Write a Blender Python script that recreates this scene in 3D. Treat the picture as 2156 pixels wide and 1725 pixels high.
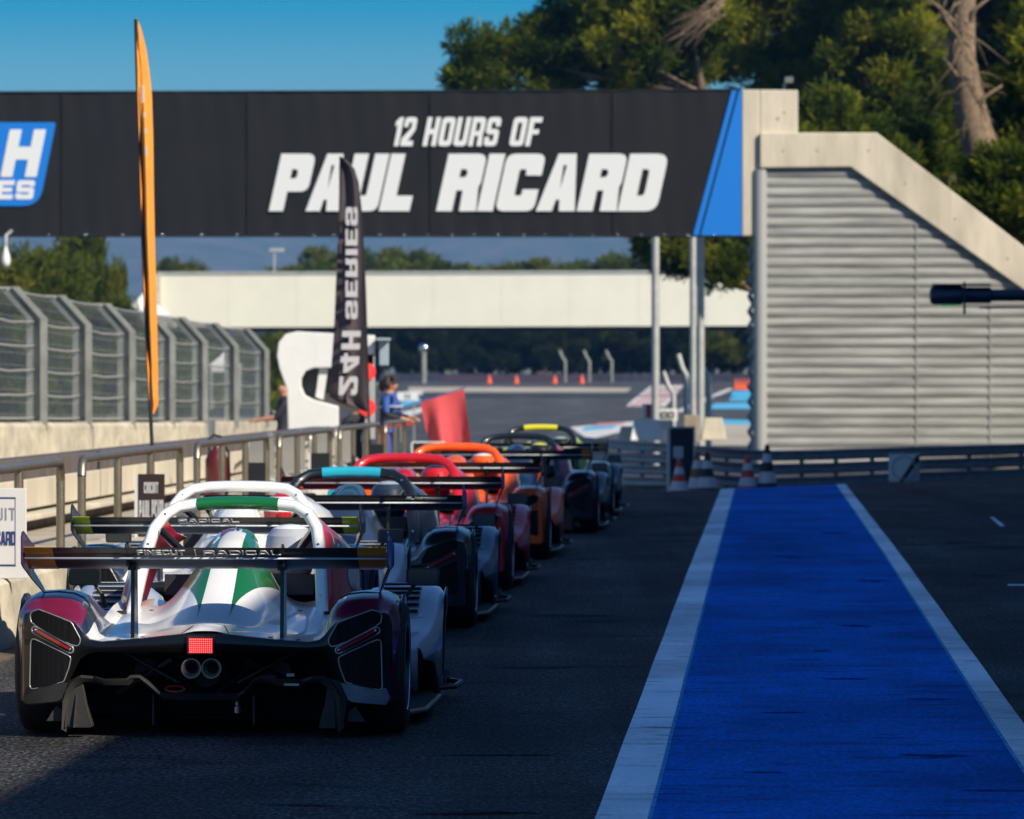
import bpy, math, random
import numpy as np
from mathutils import Vector, Matrix
for o in list(bpy.data.objects): bpy.data.objects.remove(o)
SC = bpy.context.scene
COL = SC.collection
R = math.radians
# ---------------------------------------------------------------- camera, sky, sun
CAMZ = 1.724; F = 11978.0; CX = 1078.0; HY = 775.0
LA = R(2.54); CA, SA = math.cos(LA), math.sin(LA)       # pit lane direction
cam = bpy.data.cameras.new('camera'); camo = bpy.data.objects.new('camera', cam); COL.objects.link(camo)
camo.location = (0, 0, CAMZ); camo.rotation_euler = (R(90), 0, 0)
cam.sensor_width = 36; cam.lens = 200; cam.shift_y = -87.5/2156
cam.clip_start = 0.5; cam.clip_end = 9000
cam.dof.use_dof = True; cam.dof.focus_distance = 26.8; cam.dof.aperture_fstop = 7.8
SC.camera = camo
SUN_LANE = Vector((1.0, -0.85, 0.95)).normalized()       # towards the sun, lane frame
SUN = Vector((SUN_LANE.x*CA + SUN_LANE.y*SA, -SUN_LANE.x*SA + SUN_LANE.y*CA, SUN_LANE.z))
EL = math.asin(SUN.z); AZ = math.atan2(SUN.x, SUN.y)
w = bpy.data.worlds.new("World"); SC.world = w; w.use_nodes = True
nt = w.node_tree; nt.nodes.clear()
sky = nt.nodes.new('ShaderNodeTexSky'); sky.sky_type = 'NISHITA'; sky.sun_disc = False
sky.sun_elevation = EL; sky.sun_rotation = AZ; sky.air_density = 1.0; sky.dust_density = 0.3; sky.ozone_density = 4.0
tc = nt.nodes.new('ShaderNodeTexCoord'); sx = nt.nodes.new('ShaderNodeSeparateXYZ')
nt.links.new(tc.outputs['Generated'], sx.inputs[0])
rp = nt.nodes.new('ShaderNodeValToRGB'); nt.links.new(sx.outputs['Z'], rp.inputs[0])
rp.color_ramp.interpolation = 'EASE'
e = rp.color_ramp.elements; e[0].position = 0.0; e[0].color = (0.60, 0.82, 0.95, 1)
e[1].position = 0.30; e[1].color = (0.62, 0.92, 1.20, 1)
k = e.new(0.047); k.color = (0.30, 0.66, 0.86, 1)
k = e.new(0.068); k.color = (0.0, 0.50, 0.80, 1)
k = e.new(0.12); k.color = (0.10, 0.60, 0.95, 1)
mx = nt.nodes.new('ShaderNodeMix'); mx.data_type = 'RGBA'; mx.blend_type = 'MULTIPLY'; mx.inputs[0].default_value = 1
nt.links.new(sky.outputs[0], mx.inputs[6]); nt.links.new(rp.outputs[0], mx.inputs[7])
bg = nt.nodes.new('ShaderNodeBackground'); bg.inputs[1].default_value = 0.075
wo = nt.nodes.new('ShaderNodeOutputWorld')
nt.links.new(mx.outputs[2], bg.inputs[0]); nt.links.new(bg.outputs[0], wo.inputs[0])
sl = bpy.data.lights.new('sun', 'SUN'); sl.energy = 5.0; sl.angle = R(0.5); sl.color = (1.0, 0.90, 0.74)
so = bpy.data.objects.new('sun', sl); COL.objects.link(so); so.location = (30, -20, 40)
so.rotation_euler = SUN.to_track_quat('Z', 'Y').to_euler()
SC.view_settings.view_transform = 'Standard'; SC.view_settings.look = 'None'
SC.view_settings.exposure = 0.35; SC.view_settings.gamma = 1.0
SC.cycles.max_bounces = 6; SC.cycles.diffuse_bounces = 3; SC.cycles.glossy_bounces = 3
SC.cycles.transparent_max_bounces = 8; SC.cycles.volume_bounces = 0
SC.cycles.use_denoising = True
SC.cycles.sample_clamp_indirect = 6.0

# ---------------------------------------------------------------- helpers
def P(px, py, Y):
    return Vector(((px-CX)/F*Y, Y, CAMZ-(py-HY)/F*Y))
def lane(d, s, z=0.0):
    return Vector((d*CA + s*SA, -d*SA + s*CA, z))
def ds(x, y):
    return x*CA - y*SA, x*SA + y*CA
GK = [(-400, 0), (50, 0), (86, -.08), (89, -.15), (100, -.52), (170, -.52), (185, -.48), (215, -.1), (250, .42), (290, .92), (310, 1.0), (6000, 1.0)]
def interp(x, ks):
    if x <= ks[0][0]: return ks[0][1]
    for (a, va), (b, vb) in zip(ks, ks[1:]):
        if x <= b: return va+(vb-va)*(x-a)/(b-a)
    return ks[-1][1]
def sm(t):
    t = max(0.0, min(1.0, t)); return t*t*(3-2*t)
def G(x, y):
    d, s = ds(x, y)
    return interp(s-2.0*max(-3.0, min(5.0, d)), GK)
def GL(d, s): return interp(s-2.0*max(-3.0, min(5.0, d)), GK)
def onG(px, py):
    """where the view ray through a photo point meets the ground"""
    lo, hi = 12.0, 900.0
    y = 12.0
    while y < 900:
        p = P(px, py, y)
        if p.z < G(p.x, p.y): break
        y *= 1.01
    lo = y/1.01; hi = y
    for _ in range(30):
        m = (lo+hi)/2; p = P(px, py, m)
        if p.z < G(p.x, p.y): hi = m
        else: lo = m
    p = P(px, py, lo); return Vector((p.x, p.y, G(p.x, p.y)))

def roundpoly(pts, r, seg=4):
    out = []; n = len(pts)
    for i in range(n):
        a = Vector(pts[i-1]); b = Vector(pts[i]); c = Vector(pts[(i+1) % n])
        rr = r[i] if isinstance(r, (list, tuple)) else r
        u = a-b; v = c-b; lu, lv = u.length, v.length
        if rr <= 0 or lu < 1e-6 or lv < 1e-6: out.append(tuple(b)); continue
        u /= lu; v /= lv
        cosang = max(-1, min(1, u.dot(v))); half = math.acos(cosang)/2
        if half > R(88) or half < R(3): out.append(tuple(b)); continue
        t = min(rr/math.tan(half), lu*.49, lv*.49)
        p0 = b+u*t; p1 = b+v*t
        for k in range(seg+1):
            q = k/seg
            out.append(tuple(p0*(1-q)**2 + b*2*q*(1-q) + p1*q*q))
    return out

class MB:
    def __init__(s): s.v = []; s.f = []; s.m = []
    def add(s, vs, fs, mi=0):
        o = len(s.v); s.v += [tuple(p) for p in vs]
        s.f += [tuple(i+o for i in f) for f in fs]; s.m += [mi]*len(fs) if not isinstance(mi, list) else mi
        return s
    def box(s, p0, p1, mi=0, M=None):
        x0, y0, z0 = p0; x1, y1, z1 = p1
        vs = [(x0,y0,z0),(x1,y0,z0),(x1,y1,z0),(x0,y1,z0),(x0,y0,z1),(x1,y0,z1),(x1,y1,z1),(x0,y1,z1)]
        if M is not None: vs = [M @ Vector(v) for v in vs]
        return s.add(vs, [(0,3,2,1),(4,5,6,7),(0,1,5,4),(1,2,6,5),(2,3,7,6),(3,0,4,7)], mi)
    def lbox(s, d0, d1, s0, s1, z0, z1, mi=0):
        c = [lane(d0,s0),lane(d1,s0),lane(d1,s1),lane(d0,s1)]
        vs = [(p.x,p.y,z0) for p in c]+[(p.x,p.y,z1) for p in c]
        return s.add(vs, [(0,3,2,1),(4,5,6,7),(0,1,5,4),(1,2,6,5),(2,3,7,6),(3,0,4,7)], mi)
    def loft(s, secs, loop=False, caps=False, mi=0):
        n = len(secs[0]); vs = [p for c in secs for p in c]; fs = []; ms = []
        for i in range(len(secs)-1):
            for j in range(n if loop else n-1):
                k = (j+1) % n
                fs.append((i*n+j, i*n+k, (i+1)*n+k, (i+1)*n+j))
                ms.append(mi[j] if isinstance(mi, list) else mi)
        if caps:
            fs.append(tuple(range(n-1, -1, -1))); fs.append(tuple(range((len(secs)-1)*n, len(secs)*n)))
            ms += [mi[0] if isinstance(mi, list) else mi]*2
        return s.add(vs, fs, ms)
    def tube(s, pts, r, n=8, mi=0, caps=True, sx=1.0):
        pts = [Vector(p) for p in pts]; secs = []; up = None
        for i, p in enumerate(pts):
            t = (pts[min(i+1, len(pts)-1)]-pts[max(i-1, 0)]).normalized()
            if up is None:
                up = Vector((0,0,1)) if abs(t.z) < .9 else Vector((0,1,0))
            a = t.cross(up).normalized(); b = a.cross(t).normalized(); up = b
            rr = r[i] if isinstance(r, (list, tuple)) else r
            secs.append([p+a*rr*sx*math.cos(2*math.pi*k/n)+b*rr*math.sin(2*math.pi*k/n) for k in range(n)])
        return s.loft(secs, True, caps, mi)
    def ring(s, pts, r, n=6, mi=0):
        pts = [Vector(p) for p in pts]; N = len(pts); secs = []
        nrm = Vector((0,0,0))
        for i in range(N): nrm += pts[i].cross(pts[(i+1) % N])
        if nrm.length < 1e-9: nrm = Vector((0,1,0))
        c = sum(pts, Vector())/N; nrm = Vector((0,0,0))
        for i in range(N): nrm += (pts[i]-c).cross(pts[(i+1) % N]-c)
        nrm.normalize()
        for i in range(N+1):
            p = pts[i % N]; t = (pts[(i+1) % N]-pts[(i-1) % N]).normalized()
            a = t.cross(nrm).normalized()
            secs.append([p+a*r*math.cos(2*math.pi*k/n)+nrm*r*math.sin(2*math.pi*k/n) for k in range(n)])
        return s.loft(secs, True, False, mi)
    def prism(s, poly, fa, fb, mi=0, msides=None):
        n = len(poly); vs = [fa(*p) for p in poly]+[fb(*p) for p in poly]
        fs = [tuple(range(n)), tuple(range(2*n-1, n-1, -1))]+[(i, i+n, (i+1) % n+n, (i+1) % n) for i in range(n)]
        return s.add(vs, fs, [mi, mi]+[mi if msides is None else msides]*n)
    def lathe(s, prof, c=(0,0,0), axis='z', n=20, mi=0):
        c = Vector(c); secs = []
        for r, h in prof:
            sec = []
            for k in range(n):
                a = 2*math.pi*k/n; u, v = r*math.cos(a), r*math.sin(a)
                sec.append(c+(Vector((u,v,h)) if axis == 'z' else Vector((h,u,v)) if axis == 'x' else Vector((u,h,v))))
            secs.append(sec)
        if isinstance(mi, list):
            for i in range(len(secs)-1): s.loft([secs[i], secs[i+1]], True, False, mi[i])
            return s
        return s.loft(secs, True, False, mi)
    def ball(s, c, r, n=12, m=8, mi=0):
        c = Vector(c); rx, ry, rz = (r, r, r) if not isinstance(r, (tuple, list)) else r
        secs = []
        for i in range(m+1):
            t = math.pi*i/m - math.pi/2
            q = max(math.cos(t), 1e-3)
            secs.append([c+Vector((rx*q*math.cos(2*math.pi*k/n), ry*q*math.sin(2*math.pi*k/n), rz*math.sin(t))) for k in range(n)])
        return s.loft(secs, True, False, mi)
    def build(s, name, mats, parent=None, smooth=None, bevel=0, sub=0, solid=0, label=None):
        me = bpy.data.meshes.new(name); me.from_pydata(s.v, [], s.f)
        if not isinstance(mats, (list, tuple)): mats = [mats]
        for m in mats: me.materials.append(m)
        if len(mats) > 1: me.polygons.foreach_set('material_index', s.m)
        me.validate()
        import bmesh
        bm = bmesh.new(); bm.from_mesh(me); bmesh.ops.recalc_face_normals(bm, faces=bm.faces); bm.to_mesh(me); bm.free()
        if smooth is not None:
            me.polygons.foreach_set('use_smooth', [True]*len(me.polygons))
            if smooth < 180: me.set_sharp_from_angle(angle=R(smooth))
        o = bpy.data.objects.new(name, me); COL.objects.link(o)
        if parent is not None: o.parent = parent
        if solid:
            q = o.modifiers.new('s', 'SOLIDIFY'); q.thickness = solid; q.offset = 0
        if sub:
            q = o.modifiers.new('u', 'SUBSURF'); q.levels = sub; q.render_levels = sub
        if bevel:
            q = o.modifiers.new('b', 'BEVEL'); q.width = bevel; q.segments = 2; q.limit_method = 'ANGLE'; q.angle_limit = R(40)
        if label: o['label'] = label
        return o

def tag(o, label=None, cat=None, group=None, kind=None):
    if label: o['label'] = label
    if cat: o['category'] = cat
    if group: o['group'] = group
    if kind: o['kind'] = kind
    return o
def empty(name, loc, label, cat, group=None, rz=0.0):
    o = bpy.data.objects.new(name, None); COL.objects.link(o); o.location = loc; o.rotation_euler = (0,0,rz)
    o.empty_display_size = .2
    return tag(o, label, cat, group)
def dup(root, loc, rz=None, label=None, scale=None):
    r = root.copy(); COL.objects.link(r); r.location = loc
    if rz is not None: r.rotation_euler = (0,0,rz)
    if scale is not None: r.scale = scale if isinstance(scale, (tuple, list)) else (scale,)*3
    if label: r['label'] = label
    for ch in list(root.children):
        c = ch.copy(); COL.objects.link(c); c.parent = r
        for g in list(ch.children):
            q = g.copy(); COL.objects.link(q); q.parent = c
    return r

# ---------------------------------------------------------------- materials
def M(name, col, rough=.5, metal=0.0, coat=0.0, var=0.0, scale=4.0, bump=0.0, bscale=60.0, emit=None, estr=1.0, spec=None, sheen=0, alt=None, stretch=None, coatr=.03):
    m = bpy.data.materials.new(name); m.use_nodes = True
    t = m.node_tree; b = t.nodes['Principled BSDF']
    b.inputs['Base Color'].default_value = (*col, 1); b.inputs['Roughness'].default_value = rough
    b.inputs['Metallic'].default_value = metal; b.inputs['Coat Weight'].default_value = coat
    b.inputs['Coat Roughness'].default_value = coatr
    if spec is not None: b.inputs['Specular IOR Level'].default_value = spec
    if emit: b.inputs['Emission Color'].default_value = (*emit, 1); b.inputs['Emission Strength'].default_value = estr
    if var or bump:
        tcn = t.nodes.new('ShaderNodeTexCoord'); src = tcn.outputs['Object']
        if stretch:
            mp = t.nodes.new('ShaderNodeMapping'); mp.inputs['Scale'].default_value = stretch
            t.links.new(src, mp.inputs[0]); src = mp.outputs[0]
    if var:
        n = t.nodes.new('ShaderNodeTexNoise'); n.inputs['Scale'].default_value = scale; n.inputs['Detail'].default_value = 6
        n.inputs['Roughness'].default_value = .65; t.links.new(src, n.inputs['Vector'])
        cr = t.nodes.new('ShaderNodeValToRGB'); t.links.new(n.outputs[0], cr.inputs[0])
        cr.color_ramp.elements[0].position = .32; cr.color_ramp.elements[1].position = .68
        a = alt if alt else tuple(c*(1-var) for c in col)
        cr.color_ramp.elements[0].color = (*a, 1); cr.color_ramp.elements[1].color = (*[min(1, c*(1+var*.5)) for c in col], 1)
        t.links.new(cr.outputs[0], b.inputs['Base Color'])
    if bump:
        n2 = t.nodes.new('ShaderNodeTexNoise'); n2.inputs['Scale'].default_value = bscale; n2.inputs['Detail'].default_value = 4
        t.links.new(src, n2.inputs['Vector'])
        bp = t.nodes.new('ShaderNodeBump'); bp.inputs['Strength'].default_value = bump; bp.inputs['Distance'].default_value = .01
        t.links.new(n2.outputs[0], bp.inputs['Height']); t.links.new(bp.outputs[0], b.inputs['Normal'])
    return m
def paint(name, col, rough=.32, coat=.6, metal=0.0, var=.06):
    return M(name, col, rough=rough, coat=coat, metal=metal, var=var, scale=3, coatr=.06)

def road_mat(name, base, worn, wornamt, speck=.6, smear=.5, rough=.75, spec=.16, grain=0):
    m = bpy.data.materials.new(name); m.use_nodes = True; t = m.node_tree; b = t.nodes['Principled BSDF']
    N = t.nodes.new; L = t.links.new
    tcn = N('ShaderNodeTexCoord')
    def noise(scale, detail=4, st=None, rot=0):
        n = N('ShaderNodeTexNoise'); n.inputs['Scale'].default_value = scale; n.inputs['Detail'].default_value = detail
        n.inputs['Roughness'].default_value = .6
        if st:
            mp = N('ShaderNodeMapping'); mp.inputs['Scale'].default_value = st; mp.inputs['Rotation'].default_value = (0,0,rot)
            L(tcn.outputs['Object'], mp.inputs[0]); L(mp.outputs[0], n.inputs['Vector'])
        else: L(tcn.outputs['Object'], n.inputs['Vector'])
        return n.outputs[0]
    def ramp(src, p0, c0, p1, c1):
        r = N('ShaderNodeValToRGB'); L(src, r.inputs[0]); r.color_ramp.elements[0].position = p0; r.color_ramp.elements[1].position = p1
        r.color_ramp.elements[0].color = (*c0, 1); r.color_ramp.elements[1].color = (*c1, 1); return r.outputs[0]
    def mix(mode, fac, a, c):
        x = N('ShaderNodeMix'); x.data_type = 'RGBA'; x.blend_type = mode
        x.inputs[0].default_value = fac if not hasattr(fac, 'links') else 1
        if hasattr(fac, 'links'): L(fac, x.inputs[0])
        L(a, x.inputs[6]); L(c, x.inputs[7]); return x.outputs[2]
    big = ramp(noise(.6, 8, (1,.45,1)), .34, tuple(c*.62 for c in base), .66, tuple(c*1.3 for c in base))
    k = 1-speck
    fine = ramp(noise(42, 4, (1,.4,1)), .38, (k,)*3, .66, (1+speck*.9,)*3)
    c = mix('MULTIPLY', 1.0, big, fine)
    if grain:
        gm = ramp(noise(48, 2, (1,.3,1)), .57, (0,)*3, .63, (1,)*3); gc = N('ShaderNodeRGB'); gc.outputs[0].default_value = (*[grain]*3, 1)
        c = mix('MIX', gm, c, gc.outputs[0])
        st_ = ramp(noise(1.3, 5, (1,.012,1)), .35, (.68,)*3, .62, (1.15,)*3); c = mix('MULTIPLY', 1.0, c, st_)
        wear = ramp(noise(.9, 7, (1,.35,1)), .42, (1,)*3, .7, (1.9,)*3); c = mix('MULTIPLY', 1.0, c, wear)
    # rubber smears lying across the lane, dark and thin
    s1 = ramp(noise(1.1, 8, (.9, 2.0, 1)), .34, (1-smear,)*3, .44, (1,)*3)
    c = mix('MULTIPLY', 1.0, c, s1)
    s2 = ramp(noise(2.2, 6, (.55, 2.6, 1), .12), .30, (1-smear*.9,)*3, .36, (1,)*3)
    c = mix('MULTIPLY', 1.0, c, s2)
    if wornamt:
        wm = ramp(noise(3.0, 10, (.7, 2.2, 1)), .30+wornamt*.3, (0,)*3, .36+wornamt*.3, (1,)*3)
        wc = N('ShaderNodeRGB'); wc.outputs[0].default_value = (*worn, 1)
        c = mix('MIX', wm, wc.outputs[0], c)
    L(c, b.inputs['Base Color']); b.inputs['Roughness'].default_value = rough; b.inputs['Specular IOR Level'].default_value = spec
    bp = N('ShaderNodeBump'); bp.inputs['Strength'].default_value = .5; bp.inputs['Distance'].default_value = .006
    L(noise(70, 3), bp.inputs['Height']); L(bp.outputs[0], b.inputs['Normal'])
    return m

ASPH = road_mat('asphalt', (.041,.041,.042), (.03,.03,.03), 0, .85, .5, .8, .07, .10)
TRACKM = road_mat('track_asphalt', (.075,.08,.085), (.03,.03,.03), 0, .3, .4)
EDGEM = M('paint_edge_blend', (.10,.42,.70), .9, var=.4, scale=6, spec=0.0)
BLUEM = road_mat('blue_paint', (.010,.185,.66), (.006,.085,.32), .24, .30, .36, .9, 0.02)
WHITEM = road_mat('white_paint', (.84,.93,1.0), (.25,.27,.28), .14, .10, .22, .8, .05)
GRASSM = M('dry_grass', (.20,.17,.085), .9, var=.5, scale=.8, bump=.6, bscale=8, alt=(.09,.11,.04))
CONC = M('concrete', (.56,.50,.385), .85, var=.36, scale=1.6, bump=.25, bscale=25, stretch=(1,1,2.2))
CONC2 = M('smooth_concrete', (.60,.53,.41), .85, var=.26, scale=1.1, bump=.2, bscale=18, stretch=(1.6,1.6,.35))
CREAM = M('cream_panel', (.62,.56,.44), .7, var=.22, scale=1.3, stretch=(1,1,.35))
BROWN = M('brown_board', (.125,.105,.095), .8, var=.4, scale=2, stretch=(3,3,.4))
CORR = M('corrugated_sheet', (.37,.37,.345), .55, metal=.2, var=.42, scale=1.6, stretch=(.35,.35,4))
POSTM = M('fence_post_steel', (.30,.31,.28), .55, metal=.3, var=.3, scale=3)
STEEL = M('galvanised_steel', (.30,.30,.27), .42, metal=.7, var=.2, scale=6)
STEEL2 = M('post_steel', (.46,.47,.45), .5, metal=.3, var=.2, scale=4)
ARMCO = M('guardrail_steel', (.22,.24,.27), .5, metal=.6, var=.25, scale=5)
WIRE = M('wire', (.50,.50,.45), .5, metal=.5)
BANNER = M('banner_cloth', (.0135,.014,.0155), .7, var=.12, scale=1.5, spec=.2)
LETTER = M('white_lettering', (.70,.72,.72), .7, spec=.2)
BLUEB = M('blue_print', (.0,.17,.62), .55)
WHITEP = M('white_panel', (.74,.75,.73), .5, var=.06)
FARCREAM = M('cream_fascia', (.70,.68,.57), .6, var=.06, scale=.6)
BLACKM = M('black_plastic', (.012,.012,.013), .5)
DARKM = M('matte_black', (.006,.006,.007), .8)
REDM = M('red_paint', (.50,.02,.015), .45)
ORANGEC = M('orange_plastic', (.75,.09,.02), .5)
NAVY = M('navy_housing', (.012,.025,.06), .4)
BARK = M('bark', (.17,.12,.085), .9, var=.5, scale=6, bump=.8, bscale=20, stretch=(1,1,.3))
DEADW = M('dead_wood', (.21,.145,.09), .9, var=.5, scale=9)
RUB = M('tyre_rubber', (.013,.013,.014), .75, bump=.2, bscale=90)
RIM = M('dark_alloy', (.05,.05,.055), .35, metal=.8)
CHROME = M('chrome', (.75,.76,.78), .18, metal=1)
ALU = M('brushed_metal', (.40,.38,.36), .35, metal=.9, var=.2, scale=20)
CARBON = M('carbon', (.008,.008,.009), .5, coat=.3, var=.3, scale=80, coatr=.25)
CARBONM = M('worn_carbon', (.028,.026,.024), .6, var=.4, scale=12)
GLASSD = M('dark_glass', (.02,.025,.03), .08, coat=1)
MIRROR = M('mirror_glass', (.10,.11,.125), .12, metal=1)
TAILR = M('tail_lens', (.36,.008,.010), .2, coat=1)
GOLDT = M('bright_edge', (.55,.50,.36), .3, metal=.8)
PIN = M('pinstripe', (.42,.42,.42), .35, metal=.6)
def grille_mat():
    m = M('perforated_grille', (.009,.009,.010), .6); t = m.node_tree; b = t.nodes['Principled BSDF']
    v = t.nodes.new('ShaderNodeTexVoronoi'); v.inputs['Scale'].default_value = 170; tcn = t.nodes.new('ShaderNodeTexCoord')
    v.inputs['Randomness'].default_value = .15
    t.links.new(tcn.outputs['Object'], v.inputs['Vector'])
    cr = t.nodes.new('ShaderNodeValToRGB'); t.links.new(v.outputs[0], cr.inputs[0])
    cr.color_ramp.elements[0].position = .3; cr.color_ramp.elements[0].color = (.002,.002,.002,1)
    cr.color_ramp.elements[1].position = .5; cr.color_ramp.elements[1].color = (.012,.012,.012,1)
    t.links.new(cr.outputs[0], b.inputs['Base Color']); return m
GRILLE = grille_mat(); GRILLE.node_tree.nodes['Principled BSDF'].inputs['Specular IOR Level'].default_value = .15

def leaf_mat(name, a, b2, c2):
    m = bpy.data.materials.new(name); m.use_nodes = True; t = m.node_tree; b = t.nodes['Principled BSDF']
    tcn = t.nodes.new('ShaderNodeTexCoord')
    n = t.nodes.new('ShaderNodeTexNoise'); n.inputs['Scale'].default_value = .55; n.inputs['Detail'].default_value = 8; n.inputs['Roughness'].default_value = .75
    t.links.new(tcn.outputs['Object'], n.inputs['Vector'])
    cr = t.nodes.new('ShaderNodeValToRGB'); t.links.new(n.outputs[0], cr.inputs[0])
    cr.color_ramp.elements[0].position = .34; cr.color_ramp.elements[0].color = (*a, 1)
    cr.color_ramp.elements[1].position = .66; cr.color_ramp.elements[1].color = (*c2, 1)
    q = cr.color_ramp.elements.new(.5); q.color = (*b2, 1)
    t.links.new(cr.outputs[0], b.inputs['Base Color']); b.inputs['Roughness'].default_value = .7; b.inputs['Specular IOR Level'].default_value = .08
    tr = t.nodes.new('ShaderNodeBsdfTranslucent'); t.links.new(cr.outputs[0], tr.inputs[0])
    ms = t.nodes.new('ShaderNodeMixShader'); ms.inputs[0].default_value = .35
    out = t.nodes['Material Output']
    t.links.new(b.outputs[0], ms.inputs[1]); t.links.new(tr.outputs[0], ms.inputs[2]); t.links.new(ms.outputs[0], out.inputs[0])
    return m
PINE = leaf_mat('pine_needles', (.012,.026,.005), (.075,.108,.009), (.33,.32,.022))
PINE_SHADED = leaf_mat('shaded_foliage', (.010,.016,.007), (.022,.032,.011), (.07,.075,.022))  # leaf colour darkened to stand in for shade under the crowns
PINE2 = leaf_mat('far_foliage', (.028,.050,.008), (.085,.11,.012), (.23,.215,.026))

# ---------------------------------------------------------------- block lettering
def glyph(ch, w, t, q):
    h = t
    rc = q
    def arcs(p, r): return roundpoly(p, r, 4)
    if ch == 'I': return [[(0,0),(t,0),(t,1),(0,1)]], t
    if ch == '|': return [[(0,-.1),(t*.25,-.1),(t*.25,1.1),(0,1.1)]], t*.25
    if ch == '1': return [[(.10,0),(.10+t,0),(.10+t,1),(.15,1),(0,.85),(0,.66),(.10,.74)]], .10+t
    if ch == 'L': return [[(0,0),(w*.88,0),(w*.88,h),(t,h),(t,1),(0,1)]], w*.88
    if ch == 'H': return [[(0,0),(t,0),(t,.5-h/2),(w-t,.5-h/2),(w-t,0),(w,0),(w,1),(w-t,1),(w-t,.5+h/2),(t,.5+h/2),(t,1),(0,1)]], w
    if ch == 'E': return [[(0,0),(w*.9,0),(w*.9,h),(t,h),(t,.5-h*.45),(w*.82,.5-h*.45),(w*.82,.5+h*.45),(t,.5+h*.45),(t,1-h),(w*.9,1-h),(w*.9,1),(0,1)]], w*.9
    if ch == 'F': return [[(0,0),(t,0),(t,.5-h*.5),(w*.8,.5-h*.5),(w*.8,.5+h*.4),(t,.5+h*.4),(t,1-h),(w*.88,1-h),(w*.88,1),(0,1)]], w*.88
    if ch == 'T': return [[(w/2-t/2,0),(w/2+t/2,0),(w/2+t/2,1-h),(w,1-h),(w,1),(0,1),(0,1-h),(w/2-t/2,1-h)]], w
    if ch == 'N': return [[(0,0),(t,0),(t,.58),(w-t,0),(w,0),(w,1),(w-t,1),(w-t,.42),(t,1),(0,1)]], w
    if ch == 'M':
        W = w*1.25; return [[(0,0),(t,0),(t,.6),(W/2,.2),(W-t,.6),(W-t,0),(W,0),(W,1),(W-t,1),(W/2,.55),(t,1),(0,1)]], W
    if ch == 'W':
        W = w*1.25; return [[(0,1),(t,1),(t,.4),(W/2,.8),(W-t,.4),(W-t,1),(W,1),(W,0),(W-t,0),(W/2,.45),(t,0),(0,0)]], W
    if ch == 'Y': return [[(w/2-t/2,0),(w/2+t/2,0),(w/2+t/2,.4),(w,1),(w-t,1),(w/2,.6),(t,1),(0,1),(w/2-t/2,.4)]], w
    if ch == 'U': return [arcs([(0,1),(0,0),(w,0),(w,1),(w-t,1),(w-t,h),(t,h),(t,1)], [0,rc,rc,0,0,rc*.3,rc*.3,0])], w
    if ch == 'J': return [arcs([(0,.3),(0,0),(w,0),(w,1),(w-t,1),(w-t,h),(t,h),(t,.3)], [0,rc,rc,0,0,rc*.3,rc*.3,0])], w
    mo = .12 if t > .215 else .20
    if ch == 'C': return [arcs([(w,.5+mo),(w,1),(0,1),(0,0),(w,0),(w,.5-mo),(w-t,.5-mo),(w-t,h),(t,h),(t,1-h),(w-t,1-h),(w-t,.5+mo)], [0,rc,rc,rc,rc,0,0,rc*.3,rc*.3,rc*.3,rc*.3,0])], w
    if ch == 'O': return [arcs([(0,0),(w,0),(w,1),(0,1)], rc), arcs([(t,h),(w-t,h),(w-t,1-h),(t,1-h)], rc*.35)], w
    if ch == 'D': return [arcs([(0,0),(w,0),(w,1),(0,1)], [0,rc*1.3,rc*1.3,0]), arcs([(t,h),(w-t,h),(w-t,1-h),(t,1-h)], [0,rc*.5,rc*.5,0])], w
    if ch == 'P': return [arcs([(0,0),(t,0),(t,.34),(w,.34),(w,1),(0,1)], [0,0,0,rc,rc,0]), arcs([(t,.34+h*.85),(w-t,.34+h*.85),(w-t,1-h),(t,1-h)], [0,rc*.4,rc*.4,0])], w
    if ch == 'R': return [arcs([(0,0),(t,0),(t,.36),(w-t*1.05,.36),(w-t,0),(w+.02,0),(w-.03,.42),(w,.5),(w,1),(0,1)], [0,0,0,0,0,0,0,.05,rc,0]), arcs([(t,.36+h*.85),(w-t,.36+h*.85),(w-t,1-h),(t,1-h)], [0,rc*.4,rc*.4,0])], w
    if ch == 'A': return [[(0,0),(w*.27,1),(w*.73,1),(w,0),(w-t,0),(w-t-.03,.2),(t+.03,.2),(t,0)], [(t+.06,.38),(w-t-.06,.38),(w/2+.03,.8),(w/2-.03,.8)]], w
    if ch == 'S': return [arcs([(0,0),(w,0),(w,.5+h/2),(t,.5+h/2),(t,1-h),(w-t,1-h),(w-t,.68),(w,.68),(w,1),(0,1),(0,.5-h/2),(w-t,.5-h/2),(w-t,h),(t,h),(t,.32),(0,.32)], [rc,rc,rc,0,0,0,0,0,rc,rc,rc,0,0,0,0,0])], w
    if ch == '2': return [arcs([(0,0),(w,0),(w,h),(t+.08,h),(w,.56),(w,1),(0,1),(0,.66),(t,.66),(t,1-h),(w-t,1-h),(w-t,.62),(0,.26)], [0,0,0,0,rc,rc,rc,0,0,0,0,0,rc*.5])], w
    if ch == '4':
        return [[(w-t-.08,0),(w-.08,0),(w-.08,.18),(w+.03,.18),(w+.03,.38),(w-.08,.38),(w-.08,1),(w-t-.12,1),(0,.38),(0,.18),(w-t-.08,.18)], [(t*.95,.38),(w-t-.08,.38),(w-t-.08,.74)]], w+.03
    if ch == '0': return glyph('O', w, t, q)
    return [], w*.6
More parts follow.
